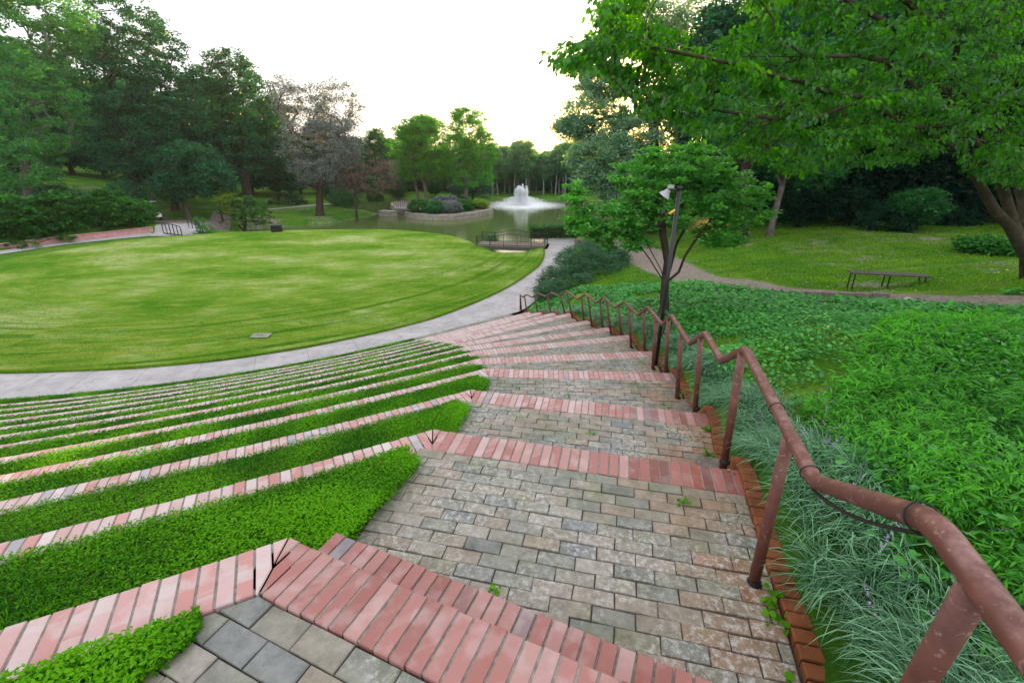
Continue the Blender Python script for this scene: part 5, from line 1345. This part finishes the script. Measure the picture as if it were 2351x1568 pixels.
# island planting
IG = 'shrubs planted along the island wall'
for i, (px, py, t, rx, ry, m, lb) in enumerate([(965, 474, 57.5, 27, 17, 'leaf_shrub', 'dark green rounded shrub at the left end of the island wall'), (1000, 478, 56.5, 26, 14, 'leaf_mid', 'dark green rounded shrub second along the island wall'), (1035, 477, 57, 26, 14, 'leaf_mauve', 'greyish flowering shrub in the middle of the island'), (1070, 472, 59, 20, 13, 'leaf_shrub', 'bright green shrub right of the greyish island shrub'), (1100, 470, 61, 22, 11, 'leaf_yellow', 'yellow-green low planting at the right end of the island'), (1025, 462, 61, 34, 12, 'leaf_mauve', 'pale grassy plume shrub behind the other island shrubs'), (1058, 464, 63, 22, 11, 'leaf_deep', 'small dark shrub by the base of the rightmost island tree')]):
    shrub('island_shrub', lb, (px, py + ry, t), [(px, py, t, rx, ry, 1.6)], 150, 50, .3, .17, m, 140 + i, group=IG)
# background shrubs by the left bank
for i, (px, py, t, rx, ry, m, lb) in enumerate([(790, 455, 62, 35, 22, 'leaf_mid', 'dark low tree-shrub left of the thin-trunked purple tree'), (660, 470, 62, 45, 25, 'leaf_deep', 'dark mounded shrub under the grey bare tree'), (905, 440, 84, 30, 22, 'leaf_shrub', 'vine covered green mound behind the plank bridge')]):
    shrub('bank_shrub', lb, (px, py + ry, t), [(px, py, t, rx, ry, 2)], 130, 40, .5, .18, m, 160 + i)
# right wood edge shrubs
for i, (px, py, t, rx, ry, m, lb) in enumerate([(2035, 510, 24, 45, 38, 'leaf_deep', 'dark shrub at the edge of the right wood, left of the sapling'), (2110, 470, 23, 40, 38, 'leaf_mid', 'young leafy sapling standing in front of the right wood'), (2180, 510, 25, 50, 35, 'leaf_deep', 'dark shrub at the edge of the right wood, right of the sapling'), (1940, 470, 27, 60, 45, 'leaf_deep', 'dark bush closing the right wood between lawn and trees'), (2300, 570, 16.5, 40, 20, 'leaf_shrub', 'low fern-like bush beside the big dogwood trunk'), (1830, 470, 28, 50, 50, 'leaf_deep', 'dark bush right of the slim leaning tree'), (2290, 480, 25, 60, 50, 'leaf_deep', 'dark bush at the right frame edge behind the dogwood')]):
    shrub('wood_shrub', lb, (px, py + ry, t), [(px, py, t, rx, ry, 1.6)], 120, 42, .35, .14, m, 170 + i)

# ---- fountain
def fountain():
    rs = np.random.default_rng(9); x, y, z = FN; t = thing('fountain', 'white fountain jets and spray rising from the pond', 'fountain', (x, y, z))
    k = at_t(1197, 471, 1)[1]; sc = (y / (CS + SN * (-(471 - CY) / F))) / F      # metres per pixel there
    hj = 44 * sc; n = 15000
    j = rs.integers(0, 14, n); ang = j / 14 * 2 * np.pi; u = rs.uniform(0, 1, n); r = (.28 + .5 * (j % 2)) + rs.normal(0, .10, n) + .12 * u
    hz = hj * (rs.uniform(.72, 1, 14)[j]) * u
    P = np.stack([x + r * np.cos(ang), y + r * np.sin(ang), z + hz], 1) + rs.normal(0, .06, (n, 3))
    V, Fq, ti = scatter(LEAF_Q, P, rand_rot(n, 1.5, rs), np.stack([rs.uniform(.05, .16, n)] * 2 + [np.full(n, .1)], 1) * np.array([1, 1, 1]), rs.uniform(0, 1, n))
    link('jets', np_mesh('jets', V, Fq, tint=ti), 'spray', t)
    n = 16000; r = np.abs(rs.normal(0, 1.0, n)) * 1.65 + .4; a = rs.uniform(0, 2 * np.pi, n); h = rs.uniform(0, 1, n) ** 1.6 * np.clip(1.6 - r * .24, .1, 2)
    P = np.stack([x + r * np.cos(a), y + r * np.sin(a), z + h], 1)
    V, Fq, ti = scatter(LEAF_Q, P, rand_rot(n, 1.5, rs), rs.uniform(.04, .14, n), rs.uniform(0, 1, n)); link('spray', np_mesh('spray', V, Fq, tint=ti), 'spray', t)
fountain()

# ================================================================== ground cover
BLADE = (np.array([(0, -.5, 0), (0, .5, 0), (.35, .42, .62), (.35, -.42, .62), (.9, 0, 1.0)]), np.array([(0, 1, 2), (0, 2, 3), (3, 2, 4)]))
def blades(P, hgt, wid, rs, lean=.5, tilt=.25):
    n = len(P); az = rs.uniform(0, 2 * np.pi, n); c, s = np.cos(az), np.sin(az)
    R = np.zeros((n, 3, 3)); R[:, 0, 0] = c; R[:, 1, 0] = s; R[:, 0, 1] = -s; R[:, 1, 1] = c; R[:, 2, 2] = 1
    ln = rs.uniform(.1, 1, n) * lean
    return scatter(BLADE, P, R, np.stack([hgt * ln, wid, hgt], 1), np.clip(rs.uniform(0, 1, n), 0, 1))
def merge(parts):
    V = []; Fq = []; T = []; o = 0
    for v, f, t in parts: V.append(v); Fq.append(f + o); T.append(t); o += len(v)
    return np.vstack(V), np.vstack(Fq), np.concatenate(T)
# grass of the seat terraces: short broad blades in dense strips
def seat_grass():
    rs = np.random.default_rng(3); parts = []
    for k in range(12, -1, -1):
        amin = {12: 14, 11: 6}.get(k, -13)
        r0 = RAD(k) + (WID if k == 12 else .17 if k > 8 else .14 if k else 0); r1 = RAD(k + 1)
        dens = {12: 17000, 11: 19000, 10: 17000, 9: 12000, 8: 8000, 7: 5000, 6: 4200, 5: 3600}.get(k, 3000)
        arc = math.radians(KA[k] - amin) * (r0 + r1) / 2; n = min(int(dens * arc * (r1 - r0)), 150000)
        s = rs.uniform(-.02 if k < 12 else .0, 1.0, n); r = r0 + (r1 - r0) * s
        ae = KA[k] + (KA[k + 1] - KA[k]) * np.clip(s, 0, 1) - (.42 if k > 5 else .2) * (1 - smooth01(s / .3)) + rs.normal(0, .05, n)
        a = np.radians(amin + (ae - amin) * (1 - rs.uniform(0, 1, n) ** (1.6 if k > 8 else 1)))
        x = C0[0] + r * np.sin(a); y = C0[1] - r * np.cos(a)
        if k == 12:
            keep = (sdist([(-1.25, 1.09), (-1.42, .70), (-1.8, .35), (-4, -.6), (-8, -.2), (-4, .9)], x, y) < .12); x, y, s = x[keep], y[keep], s[keep]
        nn = np.array([mn.noise((px * 1.7, py * 1.7, k)) for px, py in zip(x, y)]); m = len(x)
        z = np.full(m, L(k)) - .01 + (.07 * np.clip(s, 0, 1) if k < 12 else 0) + .02 * np.sin(np.pi * np.clip(s, 0, 1))
        big = 1 if k > 9 else (1.4 if k > 7 else 1.9)
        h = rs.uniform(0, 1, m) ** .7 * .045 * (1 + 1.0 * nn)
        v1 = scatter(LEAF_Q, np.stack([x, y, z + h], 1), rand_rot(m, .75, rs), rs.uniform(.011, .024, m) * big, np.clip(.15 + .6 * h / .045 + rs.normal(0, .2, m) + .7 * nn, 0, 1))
        q = rs.uniform(0, 1, m) < .22; mq = int(q.sum()); hb = rs.uniform(.02, .048, mq)
        v2, f2, t2 = blades(np.stack([x, y, z], 1)[q], hb, rs.uniform(.003, .006, mq) * big, rs, 1.1)
        F4 = np.column_stack([f2, f2[:, 2]])
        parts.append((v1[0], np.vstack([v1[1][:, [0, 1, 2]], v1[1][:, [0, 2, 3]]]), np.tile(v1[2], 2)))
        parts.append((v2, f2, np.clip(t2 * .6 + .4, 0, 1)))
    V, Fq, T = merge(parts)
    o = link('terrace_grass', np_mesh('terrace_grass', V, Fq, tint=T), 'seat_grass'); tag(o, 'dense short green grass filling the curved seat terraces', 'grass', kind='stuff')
seat_grass()
# rough fringe of the lawn along the path
def fringe():
    rs = np.random.default_rng(4); P = resample(np.vstack([LAWN_EDGE, LAWN_EDGE[:1]]), .004); cen = np.array([-13., 26.])
    near = (P[:, 1] < 33.5) & (P[:, 0] > -17); P = P[near]; d = cen - P; d /= np.linalg.norm(d, axis=1)[:, None]
    Q = np.vstack([P + d * rs.uniform(-.03, .10, (len(P), 1)) for _ in range(3)])
    keep = rs.uniform(0, 1, len(Q)) < .9; Q = Q[keep]
    v, f, t = blades(np.c_[Q, np.full(len(Q), .03)], rs.uniform(.02, .06, len(Q)), rs.uniform(.008, .016, len(Q)), rs, 1.2)
    o = link('lawn_fringe', np_mesh('lawn_fringe', v, f, tint=t), 'edge_grass'); tag(o, 'ragged grass blades along the rim of the lawn', 'grass', kind='stuff')
fringe()
# lawn tufts
def lawn_blades():
    rs = np.random.default_rng(44); n = 150000
    r = rs.uniform(0, 1, n) ** .7; y = 12.5 + 17 * r; x = rs.uniform(-24, 3, n); keep = sdist(LAWN_EDGE[::4], x, y) < -.1; x, y = x[keep], y[keep]
    nn = np.array([mn.noise((a * .5, b * 1.6, 0)) for a, b in zip(x, y)]); k2 = nn > -.15; x, y, nn = x[k2], y[k2], nn[k2]
    cen = np.array([-13., 26.]); z = np.full(len(x), .10)
    v, f, t = blades(np.stack([x, y, z], 1), rs.uniform(.02, .05, len(x)), rs.uniform(.008, .02, len(x)), rs, 1.6)
    o = link('lawn_blades', np_mesh('lawn_blades', v, f, tint=np.clip(t * .8 + np.repeat(nn, 3) * .4, 0, 1)), 'edge_grass'); tag(o, 'uneven mown blades over the near lawn', 'grass', kind='stuff')
lawn_blades()

STRAP = (np.array([(0, -.5, 0), (0, .5, 0), (.22, -.5, .50), (.22, .5, .50), (.52, -.45, .72), (.52, .45, .72), (.80, -.3, .66), (.80, .3, .66), (1, 0, .45)]),
         np.array([(0, 1, 3, 2), (2, 3, 5, 4), (4, 5, 7, 6), (6, 7, 8, 8)]))
STRAP = (STRAP[0], np.array([(0, 1, 3), (0, 3, 2), (2, 3, 5), (2, 5, 4), (4, 5, 7), (4, 7, 6), (6, 7, 8)]))
def HZ(x, y): return H(x, y)
def liriope():
    rs = np.random.default_rng(6); cl = []
    y = -1.6
    while y < 16.5:
        for row in range(3):
            if 12.5 < y < 13.6: continue
            x = float(W(y)) + .20 + row * .14 + rs.uniform(-.05, .05); cl.append((x, y + rs.uniform(-.06, .06)))
        y += .125 if y < 6 else .17
    cl = np.array(cl); z = HZ(cl[:, 0], cl[:, 1]); per = 58
    n = len(cl) * per; c = np.repeat(np.c_[cl, z], per, 0); c[:, :2] += rs.normal(0, .028, (n, 2))
    # leaves lean mostly downhill and toward the steps
    az = rs.vonmises(math.radians(165), .8, n); co_, si = np.cos(az), np.sin(az)
    R = np.zeros((n, 3, 3)); R[:, 0, 0] = co_; R[:, 1, 0] = si; R[:, 0, 1] = -si; R[:, 1, 1] = co_; R[:, 2, 2] = 1
    ln = rs.uniform(.12, .30, n); up = rs.uniform(.5, 1.1, n) * .20
    wd = rs.uniform(.0032, .0062, n) * np.where(c[:, 1] > 5, 1.6, 1)
    V, Fq, T = scatter(STRAP, c, R, np.stack([ln, wd, up], 1), rs.uniform(0, 1, n))
    o = link('liriope_border', np_mesh('liriope_border', V, Fq, tint=T), 'liriope'); tag(o, 'arching blue-green strap leaves of the lilyturf border along the stairway curb', 'lilyturf', kind='stuff')
    # flower spikes
    m = 130; idx = rs.choice(len(cl), m, replace=False); pp = []
    for i in idx:
        b = np.array([cl[i, 0] + rs.normal(0, .15) + .1, cl[i, 1] + rs.normal(0, .15), z[i] + .10]); l = rs.normal(0, .06, 2); q = 26
        s = np.sort(rs.uniform(0, 1, q)); pos = b + np.stack([l[0] * s, l[1] * s, .06 + .11 * s], 1) + rs.normal(0, .005, (q, 3)) * (1.2 - s)[:, None]
        pp.append(pos)
    pp = np.vstack(pp); V, Fq, T = scatter(LEAF_Q, pp, rand_rot(len(pp), 1.5, rs), rs.uniform(.008, .015, len(pp)), rs.uniform(0, 1, len(pp)))
    o = link('lilyturf_flowers', np_mesh('lilyturf_flowers', V, Fq, tint=T), 'liriope_flower'); tag(o, 'small lilac flower spikes among the lilyturf leaves', 'flowers', kind='stuff')
liriope()
LANCE = (np.array([(0, 0, 0), (.25, -.075, .03), (.6, -.07, -.0), (1, 0, -.16), (.6, .07, -.0), (.25, .075, .03)]), np.array([(0, 1, 5), (1, 2, 4), (1, 4, 5), (2, 3, 4)]))
def bamboo():
    """tall lance-leaved grass on the near slope"""
    rs = np.random.default_rng(8)
    n = 60000; x = rs.uniform(1.3, 9.5, n); y = rs.uniform(-.5, 7.4, n)
    d = np.hypot(x, y); lim = W(y) + np.where(y < 3.2, .62, .7 + (y - 3.2) * .8)
    keep = (x > lim) & (rs.uniform(0, 1, n) < np.clip((3.3 / (d + .3)) ** 1.6, .06, 1)) & (y < 3.6 + .55 * x)
    x, y = x[keep], y[keep]; z = HZ(x, y); nst = len(x); d = np.hypot(x, y)
    nn = np.array([mn.noise((a * 1.1, b * 1.1, 5)) + .5 * mn.noise((a * 3.1, b * 3.1, 7)) for a, b in zip(x, y)])
    hs = rs.uniform(.08, .22, nst) * (1 + .6 * nn); lx, ly = rs.normal(0, .04, nst), rs.normal(0, .04, nst)
    per = 10; u = rs.uniform(.25, 1.05, (nst, per)); P = np.stack([x[:, None] + lx[:, None] * u * 2, y[:, None] + ly[:, None] * u * 2, z[:, None] + hs[:, None] * u], -1).reshape(-1, 3)
    N = len(P); az = np.repeat(rs.uniform(0, 2 * np.pi, nst), per) * .25 + math.radians(160) + rs.normal(0, .8, N); pitch = rs.normal(.1, .45, N)
    ax = np.stack([np.cos(az) * np.cos(pitch), np.sin(az) * np.cos(pitch), np.sin(pitch)], 1)
    upv = np.array([0, 0, 1.]) + rs.normal(0, .35, (N, 3)); nz = upv - ax * (upv * ax).sum(1)[:, None]; nz /= np.linalg.norm(nz, axis=1)[:, None]
    R = np.stack([ax, np.cross(nz, ax), nz], 2)
    T = np.clip(.75 * u.reshape(-1) ** 1.5 + .35 * rs.uniform(0, 1, N) - .2 + np.repeat(nn, per) * .35, 0, 1)
    V, Fq, T = scatter(LANCE, P, R, rs.uniform(.03, .072, N) * np.clip(np.repeat(d, per) / 3.2, .9, 2.0), T)
    o = link('bamboo_grass', np_mesh('bamboo_grass', V, Fq, tint=T), 'bamboo_grass'); tag(o, 'bright green lance-leaved grass covering the near slope right of the handrail', 'grass', kind='stuff')
bamboo()
ROUND = (np.array([(0, 0, 0), (.3, -.38, .05), (.8, -.33, .02), (1, 0, -.1), (.8, .33, .02), (.3, .38, .05)]), np.array([(0, 1, 5), (1, 2, 4), (1, 4, 5), (2, 3, 4)]))
def groundcover():
    rs = np.random.default_rng(10); n = 175000; y = rs.uniform(0, 1, n) ** .8 * 22 + .3; x = W(y) + .35 + rs.uniform(0, 1, n) ** 1.25 * 16
    lit = ldist(DIRT[0], x, y)
    pathside = np.interp(x, [2, 4, 7, 8.5, 10.8, 12.6, 20], [22, 19, 16.2, 13.1, 11.0, 10.0, 8]) # y of the path
    nn = np.array([mn.noise((a * .55, b * .55, 3)) + .5 * mn.noise((a * 1.7, b * 1.7, 9)) for a, b in zip(x, y)])
    keep = (y < pathside - .3 - .5 * nn) & (lit > .8 + .4 * nn) & (nn > -.30) & ~((y < 3.1 + .5 * x) & (x > W(y) + 1.2) & (y < 6) & (rs.uniform(0, 1, n) > .6))
    x, y, nn = x[keep], y[keep], nn[keep]; z = HZ(x, y) + rs.uniform(.015, .13, len(x)) * (1 + nn)
    d = np.hypot(x, y); sz = rs.uniform(.03, .065, len(x)) * np.clip(d / 7, .9, 1.8)
    V, Fq, T = scatter(ROUND, np.stack([x, y, z], 1), rand_rot(len(x), .5, rs), sz, np.clip(rs.uniform(0, 1, len(x)) + nn * .4, 0, 1))
    o = link('ivy_groundcover', np_mesh('ivy_groundcover', V, Fq, tint=T), 'vinca'); tag(o, 'mixed ivy and vinca leaves covering the slope below the dirt path', 'ground cover', kind='stuff')
    # grass blades among and beyond
    n = 210000; y = 5 + rs.uniform(0, 1, n) ** 1.1 * 24; x = W(y) + .5 + rs.uniform(0, 1, n) ** 1.1 * 24
    nn = np.array([mn.noise((a * .6, b * .9, 13)) for a, b in zip(x, y)]); dd = ldist(DIRT[0], x, y)
    keep = (dd > 1.15 + .8 * nn) & (nn > -.3); x, y, nn = x[keep], y[keep], nn[keep]; z = HZ(x, y) - .01; d = np.hypot(x, y)
    v, f, t = blades(np.stack([x, y, z], 1), rs.uniform(.03, .09, len(x)), rs.uniform(.008, .016, len(x)) * np.clip(d / 9, 1, 2), rs, 1.4)
    o = link('meadow_grass', np_mesh('meadow_grass', v, f, tint=np.clip(t * .8 + np.repeat(nn, 3) * .4, 0, 1)), 'edge_grass'); tag(o, 'thin uneven grass of the shaded lawn around the bench', 'grass', kind='stuff')
groundcover()
def litter():
    rs = np.random.default_rng(21); pts = []
    n = 3200; x = rs.uniform(3, 22, n); y = rs.uniform(8, 27, n); keep = x > W(y) + 1.5; x, y = x[keep], y[keep]; z = H(x, y) + .05
    pts.append(np.stack([x, y, z], 1)); sz = [rs.uniform(.03, .09, len(x))]
    n = 400; y = rs.uniform(.4, 17, n); x = W(y) - np.abs(rs.normal(0, .10, n)) - .01
    zz = np.zeros(n)
    for i in range(n):
        k = max([q for q in range(0, 13) if np.dot(np.array([x[i], y[i]]) - E[q], np.array([unit(E[q] - K[q])[1], -unit(E[q] - K[q])[0]])) > 0] or [0])
        zz[i] = L(k) + .012
    pts.append(np.stack([x, y, zz], 1)); sz.append(rs.uniform(.012, .035, n))
    P = np.vstack(pts); V, Fq, T = scatter(LEAF_Q, P, rand_rot(len(P), .35, rs), np.concatenate(sz), rs.uniform(0, 1, len(P)))
    o = link('leaf_litter', np_mesh('leaf_litter', V, Fq, tint=T), 'litter'); tag(o, 'scattered dry leaves on the lawn and along the stair edge', 'fallen leaves', kind='stuff')
    # weeds in the paving joints and along the curb
    parts = []
    for _ in range(60):
        if _ < 40: y = rs.uniform(.8, 9); x = float(W(y)) - rs.uniform(0, .06)
        else: y = rs.uniform(1.6, 9); x = rs.uniform(-.5, float(W(y)) - .2)
        k = max([q for q in range(0, 13) if np.dot(np.array([x, y]) - E[q], np.array([unit(E[q] - K[q])[1], -unit(E[q] - K[q])[0]])) > .26] or [0])
        m = int(rs.integers(4, 14)); P = np.array([x, y, L(k) + .004]) + np.c_[rs.normal(0, .018, (m, 2)), np.zeros(m)]
        P[:, 2] += rs.uniform(.0, .03, m); parts.append(scatter(ROUND, P, rand_rot(m, .6, rs), rs.uniform(.012, .03, m) * (1.6 if _ < 40 else 1), rs.uniform(.3, 1, m)))
    V, Fq, T = merge(parts); o = link('joint_weeds', np_mesh('joint_weeds', V, Fq, tint=T), 'seat_grass'); tag(o, 'tiny green weeds in the joints of the brick paving', 'weeds', kind='stuff')
litter()

# ------------------------------------------------------------------ air
hz = MB(); hz.box((0, 60, 14), (300, 240, 38)); ho = None
s = NT('haze_air'); pv = s.n('VolumePrincipled'); pv.inputs['Color'].default_value = (.80, .95, 1, 1); pv.inputs['Density'].default_value = .00025; pv.inputs['Anisotropy'].default_value = .3
s.l(pv.outputs[0], s.out.inputs['Volume']); M['haze_air'] = s.m
ho = hz.build('haze', 'haze_air'); tag(ho, 'thin morning haze filling the park', 'haze', kind='stuff')
# ------------------------------------------------------------------ camera, light, world
cam = bpy.data.cameras.new('camera'); co = bpy.data.objects.new('camera', cam); COL.objects.link(co)
cam.sensor_width = 36; cam.lens = 36 * F / 2351; cam.clip_end = 1000; cam.clip_start = .05
co.location = (0, 0, CAMZ); co.rotation_euler = (math.pi / 2 - TH, 0, 0); SC.camera = co
SUN_EL, SUN_AZ = math.radians(3.0), math.radians(13)      # azimuth clockwise from +Y
sl = bpy.data.lights.new('sun', 'SUN'); so = bpy.data.objects.new('sun', sl); COL.objects.link(so)
sl.energy = 5.0; sl.angle = math.radians(.6); sl.color = (1, .58, .12)
dv = Vector((math.sin(SUN_AZ) * math.cos(SUN_EL), math.cos(SUN_AZ) * math.cos(SUN_EL), math.sin(SUN_EL)))
so.rotation_euler = dv.to_track_quat('Z', 'Y').to_euler()
w = bpy.data.worlds.new('World'); SC.world = w; w.use_nodes = True
nt = w.node_tree; nt.nodes.clear()
sky = nt.nodes.new('ShaderNodeTexSky'); sky.sky_type = 'NISHITA'; sky.sun_disc = False
sky.sun_elevation = SUN_EL; sky.sun_rotation = SUN_AZ; sky.air_density = 1.0; sky.dust_density = 1.5; sky.ozone_density = 1
bg = nt.nodes.new('ShaderNodeBackground'); bg.inputs[1].default_value = .12
mixn = nt.nodes.new('ShaderNodeMix'); mixn.data_type = 'RGBA'; mixn.inputs[0].default_value = .58
mixn.inputs[7].default_value = (7.0, 7.0, 7.4, 1)
nt.links.new(sky.outputs[0], mixn.inputs[6]); nt.links.new(mixn.outputs[2], bg.inputs[0])
wo = nt.nodes.new('ShaderNodeOutputWorld'); nt.links.new(bg.outputs[0], wo.inputs[0])
SC.view_settings.view_transform = 'Standard'; SC.view_settings.look = 'None'; SC.view_settings.gamma = 1
SC.view_settings.exposure = 1.62
SC.cycles.max_bounces = 6; SC.cycles.diffuse_bounces = 3; SC.cycles.glossy_bounces = 3; SC.cycles.transmission_bounces = 3; SC.cycles.transparent_max_bounces = 6
SC.cycles.use_denoising = True
